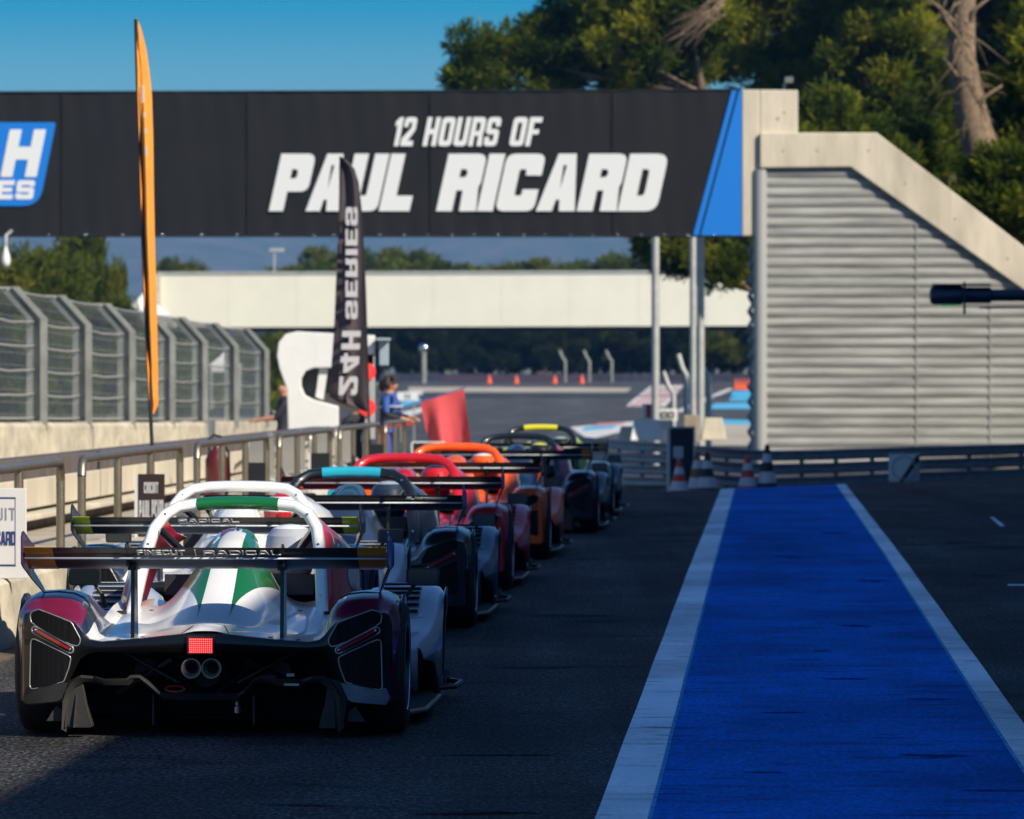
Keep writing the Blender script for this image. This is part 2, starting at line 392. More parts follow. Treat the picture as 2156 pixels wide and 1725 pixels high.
def text(name, string, h, mat, mtx, parent=None, w=.62, t=.22, q=.16, gap=.09, shear=0.0, space=.38, depth=.01, width=None, warp=None):
    """raised block letters; mtx maps (x right, y up, z out) to the parent's space. width = total length wanted"""
    conts = []; x = 0.0
    for ch in string:
        if ch == ' ': x += space; continue
        cs, adv = glyph(ch, w, t, q)
        conts.append([[(a+x, b) for a, b in c] for c in cs]); x += adv+gap
    tot = x-gap; kx = (width/h/tot) if width else 1.0
    cu = bpy.data.curves.new(name, 'CURVE'); cu.dimensions = '2D'; cu.fill_mode = 'BOTH'; cu.extrude = depth/2
    for cs in conts:
        for c in cs:
            sp = cu.splines.new('POLY'); sp.points.add(len(c)-1); sp.use_cyclic_u = True
            for p, (a, b) in zip(sp.points, c):
                p.co = ((a*kx+b*shear)*h, b*h, 0, 1)
    tmp = bpy.data.objects.new('tmp', cu); COL.objects.link(tmp)
    dg = bpy.context.evaluated_depsgraph_get()
    me = bpy.data.meshes.new_from_object(tmp.evaluated_get(dg)); me.name = name
    bpy.data.objects.remove(tmp); bpy.data.curves.remove(cu)
    me.transform(mtx); me.materials.clear(); me.materials.append(mat)
    if warp:
        for vv in me.vertices: vv.co = warp(vv.co)
    o = bpy.data.objects.new(name, me); COL.objects.link(o)
    if parent is not None: o.parent = parent
    return o
def frame(o, x, y):
    o = Vector(o); x = Vector(x).normalized(); y = Vector(y).normalized(); z = x.cross(y)
    return Matrix(((x.x,y.x,z.x,o.x),(x.y,y.y,z.y,o.y),(x.z,y.z,z.z,o.z),(0,0,0,1)))
# ================================================================ SETTING
def sheet(name, mat, d0, d1, ss, nd, off, kind='structure'):
    mb = MB(); secs = []
    for s in ss:
        row = []
        for i in range(nd+1):
            d = d0(s)+(d1(s)-d0(s))*i/nd if callable(d0) else d0+(d1-d0)*i/nd
            p = lane(d, s); row.append((p.x, p.y, GL(d, s)+off))
        secs.append(row)
    mb.loft(secs); o = mb.build(name, mat, smooth=180); o['kind'] = kind; return o
def frange(a, b, n): return [a+(b-a)*i/n for i in range(n+1)]
# ground: one sheet to the horizon
mb = MB(); secs = []
for s in [-300,-60,0,50,70,80,84,86,88,90,92,94,96,98,100,104,110,120,140,170,178,185,192,200,215,230,250,270,290,310,400,700,1500,5200]:
    row = []
    for d in [-4000,-1500,-600,-200,-80,-40,-20,-10,-6,-3,-1,1,3,5,8,12,20,40,90,200,600,1500,4000]:
        p = lane(d, s); row.append((p.x, p.y, GL(d, s)-.03))
    secs.append(row)
mb.loft(secs); tag(mb.build('ground', GRASSM, smooth=180), kind='structure')
SS = frange(-20, 80, 20)+frange(81, 106, 25)
sheet('pit_lane', ASPH, -12.0, 7.0, SS, 19, 0.0)
sheet('track', TRACKM, lambda s: interp(s, [(100,-40),(150,-30),(190,-20),(230,-19),(400,-19)]), lambda s: interp(s, [(100,4.2),(112,2.2),(150,9),(190,24),(300,40),(400,60)]), frange(107, 318, 70), 24, 0.0)
sheet('home_straight', TRACKM, -24.0, -12.0, frange(-20, 107, 40), 6, 0.0)
sheet('blue_lane', BLUEM, -.447, 1.117, frange(5, 80, 15)+frange(81, 92, 22), 4, .004)
LW = frange(5, 80, 60)+frange(81, 92, 22)
sheet('lane_line', WHITEM, lambda s: -.647+.0015*math.sin(s*.9), lambda s: -.445+.001*math.sin(s*1.3+1), LW, 1, .005)
sheet('lane_edge', EDGEM, lambda s: -.455+.001*math.sin(s*1.3+1), lambda s: -.428+.001*math.sin(s*1.3+1), LW, 1, .0046)
sheet('lane_edge', EDGEM, lambda s: 1.097+.001*math.sin(s*1.1), lambda s: 1.122+.001*math.sin(s*1.1), LW, 1, .0046)
sheet('lane_line', WHITEM, lambda s: 1.115+.001*math.sin(s*1.1), lambda s: 1.255+.002*math.sin(s*.8), LW, 1, .005)
rm = random.Random(21)
def smear(d, s, ln, wd, mat, off):
    """a short rubber smear lying across the lane"""
    mb = MB(); secs = []; k = rm.uniform(-.25,.25)
    for i in range(13):
        t = i/12; x = d+(t-.5)*ln; y = s+k*ln*(t-.5)+rm.uniform(-.15,.15)*wd; h = wd*(math.sin(math.pi*t)**.6)*rm.uniform(.45,1)/2+.002
        secs.append([tuple(lane(x, y-h, 0).xy)+(GL(x,y)+off,), tuple(lane(x, y+h, 0).xy)+(GL(x,y)+off,)])
    mb.loft(secs); return tag(mb.build('rubber_mark', mat), kind='structure')
RB1 = M('rubber_on_blue', (.006,.075,.27), .9, var=.3, scale=9, spec=0); RB2 = M('rubber_on_asphalt', (.019,.019,.02), .85, var=.3, scale=9, spec=.1)
for d, s, ln, wd in ((.75,25.3,.32,.22),(.45,31.5,.26,.14),(.95,23.2,.3,.09),(.1,28.4,.24,.10),(.6,38,.25,.35),(.9,46,.3,.5),(.2,52,.3,.5),(.75,60,.35,.8),(.35,34.6,.12,.16),(.0,24.2,.2,.06),(.85,29.6,.25,.12)): smear(d, s, ln, wd, RB1, .0065)
for i in range(34):
    s = 21+rm.random()**1.4*55; d = rm.choice((rm.uniform(-1.9,-.75), rm.uniform(1.4,3.2))); smear(d, s, rm.uniform(.15,.5)*(.7+s/60), rm.uniform(.05,.18)*(s/24)**1.4, RB2, .004)
def patch(name, mat, pts, off=.012, n=6):
    """painted quad on the ground: four photo corners projected to the ground"""
    a, b, c, d = [onG(*p) for p in pts]; secs = []
    for i in range(n+1):
        l = a.lerp(d, i/n); r_ = b.lerp(c, i/n); row = []
        for j in range(n+1):
            p = l.lerp(r_, j/n); row.append((p.x, p.y, G(p.x, p.y)+off))
        secs.append(row)
    mb = MB(); mb.loft(secs); return tag(mb.build(name, mat, smooth=180), kind='structure')
PWHITE = M('runoff_white', (.62,.62,.60), .7, var=.15)
PRED = M('runoff_red', (.55,.22,.23), .7, var=.2)
PBLUE = M('runoff_blue', (.08,.42,.68), .7, var=.15)
SANDM = M('pale_gravel', (.42,.38,.30), .9, var=.25, scale=.6)
patch('runoff_paint', PWHITE, [(1318,856),(1400,858),(1440,812),(1372,812)])
for i in range(5):
    y = 855-i*8.2; x0 = 1322+i*10; patch('runoff_paint', PRED, [(x0+4,y),(x0+70,y),(x0+74,y-4),(x0+8,y-4)], .02, 3)
patch('runoff_paint', PWHITE, [(1240,925),(1330,905),(1335,888),(1200,900)])
patch('runoff_paint', PBLUE, [(1225,908),(1290,903),(1302,896),(1232,900)], .02)
patch('runoff_paint', PRED, [(1245,899),(1312,894),(1318,889),(1260,892)], .02)
patch('runoff_paint', PWHITE, [(1420,868),(1440,868),(1545,820),(1535,818)])
patch('runoff_paint', PBLUE, [(1490,862),(1585,862),(1585,848),(1505,850)])
patch('runoff_paint', PBLUE, [(1535,845),(1590,845),(1590,822),(1543,824)])
patch('runoff_paint', PBLUE, [(1500,896),(1590,896),(1590,886),(1520,884)])
patch('runoff_paint', PWHITE, [(835,888),(890,868),(890,858),(830,872)])
patch('runoff_paint', PBLUE, [(842,862),(885,850),(885,838),(846,846)])
patch('runoff_paint', PWHITE, [(846,836),(890,832),(890,822),(850,826)])
patch('verge', SANDM, [(860,826),(1320,826),(1330,817),(860,815)], .008)
patch('verge', SANDM, [(1462,940),(1640,940),(1640,898),(1490,893)], .02)
# small stray marks right of the blue lane
patch('lane_mark', WHITEM, [(2084,1090),(2092,1090),(2116,1109),(2106,1109)], .006, 2)
patch('lane_mark', WHITEM, [(2122,1235),(2160,1235),(2160,1232),(2122,1232)], .006, 2)
# low hills far away
rnd = random.Random(5)
HILL = M('hillside', (.030,.05,.025), .95, var=.6, scale=.035, alt=(.11,.105,.075))
mb = MB(); secs = []
ridge = [(-1600,40),(-700,66),(-300,82),(0,88),(90,84),(250,74),(700,50),(1600,30)]
for j in range(9):
    t = j/8; row = []
    for i in range(81):
        x = -1600+3200*i/80
        h = interp(x, ridge)*(.93+.07*math.sin(x*.021)+.03*math.sin(x*.07+1))
        row.append((x+rnd.uniform(-4,4), 2500+700*t+rnd.uniform(-20,20), 1+h*sm(t)+rnd.uniform(-2,2)*t))
    secs.append(row)
secs.append([(p[0], 4200, -5) for p in secs[-1]])
mb.loft(secs); tag(mb.build('hills', HILL, smooth=180), kind='structure')

# ================================================================ FOOTBRIDGE WITH BANNER
YB = 110.0
fb = empty('footbridge', P(1562, 497, YB).xy.to_3d(), 'concrete footbridge over the pit exit with black banner and corrugated stair tower', 'footbridge')
def B(px, py, dy=0.0):          # point on the bridge front plane, local to fb
    p = P(px, py, YB); return Vector((p.x-fb.location.x, dy, p.z))
def front(name, poly, y0, y1, mat, parent=fb, bevel=.02, mi=0):
    mb = MB(); mb.prism(poly, lambda a, b: B(a, b, y0), lambda a, b: B(a, b, y1)); return mb.build(name, mat, parent, bevel=bevel)
front('deck', [(-900,205),(1560,198),(1560,492),(-900,492)], .06, 2.2, CONC2)
mb = MB(); secs = []
for i in range(247):
    px = -900+2462*i/246; top = interp(px, [(-900,197),(1300,192),(1562,190)]); row = []
    for j in range(13):
        t = j/12; row.append(B(px, top+(497-top)*t, .014+.006*math.sin(px*.045+t*1.5)+.007*math.sin(px*.13-t*4)*(.2+abs(t-.5)**2*3)+.006*math.sin(px*.013+t*7)))
    secs.append(row)
mb.loft(secs); ban = mb.build('banner', BANNER, fb, smooth=180)
# faint wrinkles come from a real wavy cloth edge: tube along its hem
mb = MB(); mb.tube([B(-900,197,.015), B(1300,191,.015), B(1562,189,.015)], .022); mb.tube([B(-900,497,.015), B(1562,497,.015)], .022); mb.build('hem', BANNER, ban, smooth=60)
mb = MB()
for x in list(range(700, 1560, 50))+list(range(20, 700, 80)):
    mb.ball(B(x+rnd.uniform(-4,4), 495, -.01), .026, 8, 5)
mb.build('grommet', CHROME, ban, smooth=180)
mb = MB()
for x in (-640,-250,130,520,905,1290): mb.tube([B(x,197,-.004), B(x+1,497,-.004)], .008, 5)
mb.build('seam', BANNER, ban)
front('stripe', [(1556,190.5),(1562,190.5),(1562,496),(1475,496)], -.018, -.012, BLUEB, ban, 0)
front('stripe', [(1541,190.5),(1551.5,190.5),(1470.5,496),(1459,496)], -.018, -.012, BLUEB, ban, 0)
front('stripe', roundpoly([(-260,258),(118,258),(83,434),(-280,434)], [0,5,45,0], 6), -.018, -.012, BLUEB, ban, 0)
pxm = YB/F
def btext(s, px, py, hpx, wpx, shear, **kw):
    return text('lettering', s, hpx*pxm, LETTER, frame(B(px, py, -.024), (1,0,0), (0,0,1)), ban, width=wpx*pxm, shear=shear, **kw)
btext('PAUL', 566, 445, 121, 296, .22, w=.66, t=.27, gap=.035, q=.15)
btext('RICARD', 918, 445, 121, 464, .22, w=.66, t=.27, gap=.035, q=.15)
btext('12', 824, 308, 61, 44, .20, w=.50, t=.185, gap=.07)
btext('HOURS', 889, 308, 61, 156, .20, w=.52, t=.185, gap=.07)
btext('OF', 1071, 308, 61, 60, .20, w=.52, t=.185, gap=.07)
btext('H', 1, 373, 100, 76, .20, w=.82, t=.27)
btext('ES', -8, 420, 40, 77, .14, w=.95, t=.26, gap=.14)
btext('24', -170, 373, 100, 150, .20, w=.82, t=.27)
btext('SERI', -180, 420, 40, 165, .14, w=.95, t=.26, gap=.14)
# stair tower: concrete parapet (stepped then sloping down to the right) and corrugated cladding under it
par = [(1562.5,190),(1680,190),(1680,280),(1845,280),(2330,655),(2330,730),(1790,352),(1600,354),(1600,900),(1588,900),(1588,497),(1562.5,497)]
front('parapet', [(1600,280),(1845,280),(2330,655),(2330,735),(1790,352),(1600,354)], -.11, .02, CONC2)
front('upper_block', [(1600.5,189),(1680,190),(1680,290),(1600.5,290)], .0, .4, CONC2)
front('pier', [(1562.5,189),(1600,189),(1600,980),(1588,980),(1588,497),(1562.5,497)], .0, .5, CONC2)
mb = MB(); nr = 30*8
def wallright(py): return 2330 if py > 735 else (1790+(py-352)*(540/383) if py > 352 else 1790)
secs = []
for i in range(nr+1):
    py = 353+(985-353)*i/nr; ph = (i % 8)
    yy = [.030,.036,.006,.0,.0,.0,.004,.026][ph]
    xr = min(2330, wallright(py)+6)
    secs.append([B(1612, py, yy), B(1612+(xr-1612)*.5, py, yy), B(xr, py, yy)])
mb.loft(secs); mb.build('cladding', CORR, fb, smooth=30)
mb = MB()
pr = [(math.cos(a)*.13, math.sin(a)*.13) for a in [i*2*math.pi/16 for i in range(16)]]
mb.loft([[B(1601, py, 0)+Vector((a, b+.02, 0)) for a, b in pr] for py in (358, 985)], True, True); mb.build('corner_post', M('corner_flashing', (.42,.42,.40), .4, metal=.3), fb, smooth=60)
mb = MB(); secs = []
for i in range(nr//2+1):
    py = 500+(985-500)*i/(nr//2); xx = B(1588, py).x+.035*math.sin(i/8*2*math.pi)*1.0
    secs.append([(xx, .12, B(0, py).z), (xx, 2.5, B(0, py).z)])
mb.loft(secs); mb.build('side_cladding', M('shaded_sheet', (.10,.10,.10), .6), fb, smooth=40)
mb = MB()
for px in (1930, 2085):
    mb.box(B(px-1.2, 984, -.012)-Vector((0,0,0)), B(px+1.2, 470+(px-1930)*.9, .0))
mb.build('seam', CORR, fb)
mb = MB()
for px, py in ((1650,238),(1720,318),(1828,318),(1905,388),(2010,462),(2120,545),(1648,318)):
    mb.lathe([(.001,-.114),(.022,-.113),(.024,-.109)], B(px,py), 'y', 10)
mb.build('tie_hole', M('hole_grey', (.26,.22,.17), .9), fb)
mb = MB()
for a, b_ in (((1998,367),(1998,500)),((1845,281),(1845,385))): mb.box(B(a[0]-.4,b_[1],-.1115), B(a[0]+.4,a[1]+14,-.109))
mb.build('panel_joint', M('seam_grey', (.36,.31,.24), .9), fb)
# handrail glimpsed behind parapet
mb = MB(); mb.tube([B(940,190,1.9), B(1530,187,1.9)], .03)
for x in range(950, 1530, 12): mb.tube([B(x,200,1.9), B(x,188,1.9)], .012, 4)
mb.build('handrail', STEEL, fb)
mb = MB(); mb.tube([B(1655,200,.6), B(1655,175,.6), B(1668,160,.5)], .03); mb.box(B(1655,172,.35), B(1672,160,.6)); mb.build('floodlight', STEEL, fb)

# ================================================================ FAR CREAM BRIDGE
YF = 245.0
def PF(px, py, dy=0): 
    p = P(px, py, YF); return Vector((p.x, p.y+dy, p.z))
b2 = empty('track_bridge', (P(950,690,YF).x, YF, G(P(950,690,YF).x, YF)), 'long cream panelled bridge spanning the track in the distance', 'bridge')
o0 = b2.location.copy()
mb = MB(); mb.prism([(337,576),(1700,572),(1700,686),(337,690)], lambda a, b: PF(a,b)-o0, lambda a, b: PF(a,b,.25)-o0); pn = mb.build('fascia', FARCREAM, b2)
mb = MB()
for x in range(337, 1700, 144): mb.box(PF(x-.3, 690, -.01)-o0, PF(x+.3, 576, 0)-o0)
mb.build('joint', M('joint_grey', (.58,.57,.50), .7), pn)
mb = MB(); mb.prism([(330,573),(1702,569),(1702,574),(330,578)], lambda a, b: PF(a,b,-.06)-o0, lambda a, b: PF(a,b,.3)-o0); mb.build('coping', STEEL2, b2)
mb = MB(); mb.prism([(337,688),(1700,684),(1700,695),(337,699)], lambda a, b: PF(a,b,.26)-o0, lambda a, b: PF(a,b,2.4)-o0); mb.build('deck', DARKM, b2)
for x in (372, 430, 575, 608):
    mb = MB(); mb.tube([PF(x,694,1)-o0, PF(x,900,1)-o0], .12, 10); mb.build('column', STEEL2, b2, smooth=60)
mb = MB(); mb.prism([(326,580),(338,578),(338,700),(326,700)], lambda a, b: PF(a,b,-.4)-o0, lambda a, b: PF(a,b,2.4)-o0); mb.build('end_wall', CONC, b2)

# ================================================================ PIT BUILDING (right, beyond the frame; it shades the pit lane)
pb = empty('pit_building', lane(6.8, 45), 'grey two storey pit building with a row of garage doors along the pit lane', 'building', rz=-LA)
GREYW = M('building_grey', (.20,.20,.21), .8, var=.12); DOORM = M('garage_door', (.30,.31,.33), .5, var=.1)
mb = MB(); H0, H1 = -57.0, 55.0
mb.box((.2, H0, -1), (12, H1, 8.3)); mb.build('wall', GREYW, pb)
mb = MB(); mb.box((-.62, H0-.5, 8.32), (12.5, H1, 8.82)); mb.build('roof', CONC2, pb, bevel=.03)
for i in range(14):
    y = H0+3+i*7.9; dr = MB(); dr.box((.12, y, 0), (.198, y+5.6, 3.4))
    for k in range(9): dr.box((.10, y+.1, .1+k*.37), (.12, y+5.5, .38+k*.37))
    dr.build('garage_door', DOORM, pb)
    wn = MB(); wn.box((.15, y, 5.0), (.198, y+5.6, 7.0)); wf = wn.build('window', GLASSD, pb)
    fr = MB(); fr.box((.11,y-.08,4.9),(.15,y+5.68,5.0)); fr.box((.11,y-.08,7.0),(.15,y+5.68,7.1)); fr.box((.11,y+2.76,5.0),(.15,y+2.84,7.0)); fr.build('frame', STEEL2, wf)
# pit light arm
tl = empty('pit_signal_arm', P(1957, 640, 80).xy.to_3d(), 'dark navy signal light arm reaching in from the right, high over the pit lane', 'signal light')
o1 = tl.location.copy()
def A(px, py, dy=0): p = P(px,py,80); return Vector((p.x,p.y+dy,p.z))-o1
mb = MB(); mb.tube([A(2000,622), A(2700,622)], .085, 12); mb.build('arm', NAVY, tl, smooth=60)
mb = MB()
mb.loft([[A(x,622)+Vector((0, r*.13*math.cos(a), r*.135*math.sin(a))) for a in [k*2*math.pi/14 for k in range(14)]] for x, r in ((1957,.35),(1959,.8),(1966,1),(2024,1),(2026,.85),(2085,.85),(2087,.7))], True, True); lh = mb.build('lamp_housing', NAVY, tl, smooth=40)
mb = MB(); mb.box(A(1963,602,-.16), A(2085,598,.1)); mb.build('visor', BLACKM, lh, bevel=.01)
mb = MB(); mb.box(A(1980,645,-.06), A(2015,642,.06)); mb.build('lens', M('green_lens', (.0,.35,.06), .3, emit=(0,.5,.1), estr=.25), lh)
mb = MB(); mb.box(A(2026,662,-.19), A(2031,594,-.165)); mb.box(A(2062,650,-.1), A(2600,647,.1)); mb.build('bracket', NAVY, tl)

# ================================================================ LEFT SIDE: BARRIER, STAND, PIT WALL, FENCE
def lwall(name, prof, s0, s1, mat, label, cat, n=24, zoff=GL, bevel=.015, group=None):
    """wall along the lane: prof = (d, z) outline"""
    base = lane(prof[0][0], s0); base.z = 0; mb = MB(); secs = []
    for i in range(n+1):
        s = s0+(s1-s0)*i/n; g = zoff(-4, s)
        secs.append([lane(d, s, z+g)-base for d, z in prof])
    mb.loft(secs, True, True); o = mb.build(name, mat, bevel=bevel); o.location = base
    return tag(o, label, cat, group)
lwall('concrete_barrier', [(-4.60,-.6),(-4.60,.05),(-4.64,.40),(-4.67,.43),(-5.02,.43),(-5.02,-.6)], 24, 92, CONC, 'low cream concrete kerb barrier carrying the steel railings along the lane', 'barrier')
lwall('gutter', [(-4.60,-.3),(-4.46,-.3),(-4.46,.012),(-4.60,.02)], 24, 90, M('gutter_dirt', (.10,.075,.05), .9, var=.5, scale=3), '', '', bevel=0)
for k in ('label','category'):
    if k in bpy.data.objects['gutter']: del bpy.data.objects['gutter'][k]
bpy.data.objects['gutter']['kind'] = 'structure'
pl = lwall('walkway', [(-5.02,-.4),(-5.02,.40),(-9.0,.40),(-9.0,-.4)], 24, 92, M('walkway_concrete', (.42,.38,.30), .9, var=.25, scale=1), '', '', bevel=0)
for k in ('label','category'):
    if k in pl: del pl[k]
pl['kind'] = 'structure'
# stand back wall behind the railing: ledge, dark gap, cream panels, brown board
st = empty('stand_wall', lane(-6.0, 24), 'stepped stand wall of cream panels with brown boards behind the railings', 'wall')
def sw(name, d0, d1, z0, z1, mat, s0=24, s1=82, bevel=.01):
    mb = MB(); n = 20; secs = []
    for i in range(n+1):
        s = s0+(s1-s0)*i/n; g = GL(-4, s); secs.append([lane(d, s, z+g)-st.location for d, z in ((d1,z0),(d1,z1),(d0,z1),(d0,z0))])
    mb.loft(secs, True, True); return mb.build(name, mat, st, bevel=bevel)
sw('lower_board', -6.3, -6.02, .40, .50, BROWN); sw('ledge', -6.3, -5.86, .502, .548, CREAM)
sw('gap_board', -6.3, -6.04, .55, .575, DARKM, bevel=0)
for i in range(29):
    sw('panel', -6.3, -6.0, .577, .82, CREAM, 24+i*2.0+.01, 25.985+i*2.0)
sw('upper_board', -6.3, -6.03, .822, .985, BROWN)
# tall pit wall with debris fence
WZ = lambda s: 1.05-(s-70)*.0094
pw = empty('pit_wall', lane(-9.0, 40), 'pale concrete pit wall blocks under the tall wire fence', 'wall')
for i, (sa, sb) in enumerate([(40+i*4.0, 40+i*4.0+3.985) for i in range(13)]):
    mb = MB(); mb.prism([(-9.28,-.6),(-8.98,-.6),(-8.98,1.),(-9.03,1.05),(-9.25,1.05),(-9.28,1.)], lambda d, z: lane(d, sa, z-1.05+WZ(sa))-pw.location, lambda d, z: lane(d, sb, z-1.05+WZ(sb))-pw.location)
    mb.build('block', CONC, pw, bevel=.01)
mb = MB(); mb.prism([(-9.6,-.6),(-9.05,-.6),(-9.05,1.07),(-9.6,1.07)], lambda d, z: lane(d, 92.0, z-1.05+WZ(92))-pw.location, lambda d, z: lane(d, 106, z-1.05+WZ(106))-pw.location); mb.build('end_block', CONC, pw, bevel=.02)
mb = MB(); mb.prism([(-9.04,.2),(-8.9,.2),(-8.9,1.09),(-9.04,1.09)], lambda d, z: lane(d, 91.6, z-1.05+WZ(92))-pw.location, lambda d, z: lane(d, 92.0, z-1.05+WZ(92))-pw.location); mb.build('end_cap', ARMCO, pw)
fe = empty('debris_fence', lane(-9.1, 40), 'tall wire debris fence with bent steel posts on the pit wall', 'fence')
fpos = [57.5, 63.6, 70.0, 75.8, 81.8, 87.6, 92.5, 98.5, 104.5]
def fz(s): return WZ(s)
# post spots read off the photo at d = -9.1
posts = []
for px in (-75, -15, 72, 170, 265, 352, 418, 485, 552):
    s = 9.1*F/(531-(px-CX)); posts.append(s)
posts = [9.1/(.0443-(px-CX)/F) for px in (-160,-40,72,168,262,348,418,485,550)]
def hpost(s): return 1.68 if s < 1e9 else 0
for i, s in enumerate(posts):
    z0 = fz(s); h = 1.30; mb = MB()
    # H section: two flanges and a web, bending away from the lane at the top
    for dy0, dy1, dx0, dx1 in ((-.10,.05,-.125,-.055),(-.10,.05,.045,.125),(.0,.03,-.055,.045)):
        secs = []
        for hh, off in ((-.1,0),(h,0),(h+.40,-.36)):
            a = lane(-9.1+off, s, z0+hh)-fe.location
            secs.append([a+Vector((x,y,0)) for y, x in ((dy0,dx0),(dy1,dx0),(dy1,dx1),(dy0,dx1))])
        mb.loft(secs, True, True)
    mb.box(lane(-9.2,s-.12,z0)-fe.location, lane(-9.0,s+.12,z0+.02)-fe.location)
    mb.build('post', POSTM, fe)
for i in range(len(posts)-1):
    s0, s1 = posts[i], posts[i+1]; L_ = s1-s0; mb = MB(); rnd = random.Random(i)
    def q(s, hh):
        d = -9.14 if hh <= 1.3 else -9.14-(hh-1.3)*.9
        return lane(d, s, fz(s)+hh)-fe.location
    for hh in (.06,.36,.66,.96,1.26,1.68):
        pts = [q(s0+L_*k/8, hh-.03*math.sin(math.pi*k/8)*rnd.uniform(.7,1.2)*(.3 if hh < .1 else 1)) for k in range(9)]
        mb.tube(pts, .013, 5)
    n = int(L_/.09)
    for k in range(1, n):
        s = s0+L_*k/n; mb.tube([q(s,.02), q(s,1.3), q(s,1.68)], .0026, 3, caps=False)
    for hh in [x*.15+.1 for x in range(11)]:
        mb.tube([q(s0,hh), q(s1,hh)], .003, 3, caps=False)
    mb.build('wire_mesh', WIRE, fe)

# railings
RAILM = M('railing_steel', (.30,.26,.19), .38, metal=.75, var=.2, scale=8)
def railing(s0, s1, label, np_=4):
    base = lane(-4.78, s0); base.z = GL(-4, s0)+.43; o = empty('railing', base, label, 'railing', 'steel railings on the concrete barrier')
    zt = .655; r = .032; mb = MB()
    def q(s, z): p = lane(-4.78, s, GL(-4, s)+.43+z); return p-base
    pts = [q(s0, zt-.12), q(s0+.02, zt-.05), q(s0+.07, zt-.008), q(s0+.14, zt)]+[q(s0+(s1-s0)*k/6, zt) for k in range(1,6)]+[q(s1-.14, zt), q(s1-.07, zt-.008), q(s1-.02, zt-.05), q(s1, zt-.12)]
    mb.tube(pts, r, 10); mb.build('top_rail', RAILM, o, smooth=60)
    for k in range(np_):
        s = s0+(s1-s0)*k/(np_-1); mb = MB(); mb.tube([q(s, -.0), q(s, zt-(.12 if k in (0,np_-1) else .02))], r*.94, 10)
        mb.lathe([(.075,0),(.075,.012),(.03,.014)], q(s,0), n=12); mb.build('post', RAILM, o, smooth=50)
    return o
for a, b_, l in ((32.0,38.5,'nearest steel railing, behind the white circuit board at the left edge'),(39.7,46.4,'steel railing holding the dark brown board left of the white hoop'),
                 (47.8,54.5,'steel railing in front of the fire extinguisher'),(55.9,62.5,'steel railing with the small dark board beyond the black and orange board'),
                 (63.9,70.4,'steel railing beside the crowd barriers under the dark feather flag'),(71.6,75.4,'short end railing nearest the red flag')):
    railing(a, b_, l, 4 if b_-a > 5 else 3)
# boards hung on the railings
def board(s, d, wdt, z0, z1, mat, name, label, rot=0.0):
    c = lane(d, s); c.z = GL(-4, s)+z0; o = empty(name, c, label, 'sign board', rz=rot)
    mb = MB(); mb.box((-wdt/2,-.012,0),(wdt/2,.012,z1-z0)); mb.build('panel', mat, o, bevel=.004)
    return o
BW = M('board_white', (.66,.65,.64), .5, var=.05); NAVYP = M('navy_print', (.02,.04,.16), .5); BRN = M('board_brown', (.030,.015,.013), .5); BLK = M('board_black', (.012,.012,.013), .45)
PGREY = M('grey_print', (.26,.27,.36), .5); PWHT = M('white_print', (.50,.50,.52), .6)
o = board(34.8, -4.76, .46, .43, .985, BW, 'sign_board', 'white board lettered CIRCUIT PAUL RICARD leaning on the nearest railing', rot=R(-4))
# the board's visible half is at the frame's left edge
text('lettering', 'CIRCUIT', .075, PGREY, frame((-.145,-.0145,.36),(1,0,0),(0,0,1)), o, width=.31, w=.7, t=.13, gap=.28, depth=.004)
text('lettering', 'PAUL', .085, NAVYP, frame((-.145,-.0145,.20),(1,0,0),(0,0,1)), o, width=.125, w=.6, t=.18, depth=.004)
text('lettering', 'RICARD', .085, NAVYP, frame((-.0,-.0145,.205),(1,0,0),(0,0,1)), o, width=.165, w=.6, t=.18, depth=.004)
mb = MB(); mb.box((-.20,-.014,.49),(.165,-.0125,.50)); mb.box((-.20,-.014,.075),(.165,-.0125,.087)); mb.box((-.205,-.0142,.08),(-.198,-.0125,.495)); mb.box((.16,-.0138,.085),(.164,-.0125,.49)); mb.build('border', NAVYP, o)
o = board(43.4, -4.69, .205, .43, .912, BRN, 'sign_board', 'dark brown board with white print on the railing behind the white hoops', rot=R(-4))
text('lettering', 'CIRCUIT', .085, PWHT, frame((-.055,-.0145,.335),(1,0,0),(0,0,1)), o, width=.11, w=.5, t=.2, depth=.004)
text('lettering', 'PAUL', .15, PWHT, frame((-.092,-.0145,.13),(1,0,0),(0,0,1)), o, width=.085, w=.5, t=.2, depth=.004)
text('lettering', 'RICARD', .155, PWHT, frame((.005,-.0145,.13),(1,0,0),(0,0,1)), o, width=.09, w=.5, t=.2, depth=.004)
mb = MB(); mb.box((-.128,-.013,0),(-.104,.012,.478)); mb.build('edge', BW, o)
o = board(52.3, -4.69, .19, .43, .87, BLK, 'sign_board', 'black board with an orange corner on the third railing', rot=R(-4))
mb = MB(); mb.box((-.12,-.013,0),(-.097,.012,.43)); mb.build('edge', BW, o)
mb = MB(); mb.box((-.094,-.0135,.19),(-.03,-.0125,.24)); mb.box((-.094,-.0135,.02),(.09,-.0125,.08)); mb.build('print', M('orange_print', (.6,.12,.02), .5), o)
o = board(60.0, -4.69, .20, .43, .86, BLK, 'sign_board', 'small board black above and white below, on the fourth railing', rot=R(-4))
mb = MB(); mb.box((-.095,-.0135,0),(.095,-.0125,.22)); mb.box((-.125,-.013,0),(-.102,.012,.43)); mb.build('print', BW, o)
o = board(68.3, -4.69, .23, .43, .86, BLK, 'sign_board', 'small dark board with a white logo patch on the fifth railing', rot=R(-4))
mb = MB(); mb.box((-.04,-.0135,.1),(.06,-.0125,.25)); mb.box((-.14,-.013,0),(-.117,.012,.43)); mb.build('print', BW, o)
o = board(76.2, -4.5, .42, .36, .80, BLK, 'sign_board', 'black board with a white patch beside the red flag', rot=0)
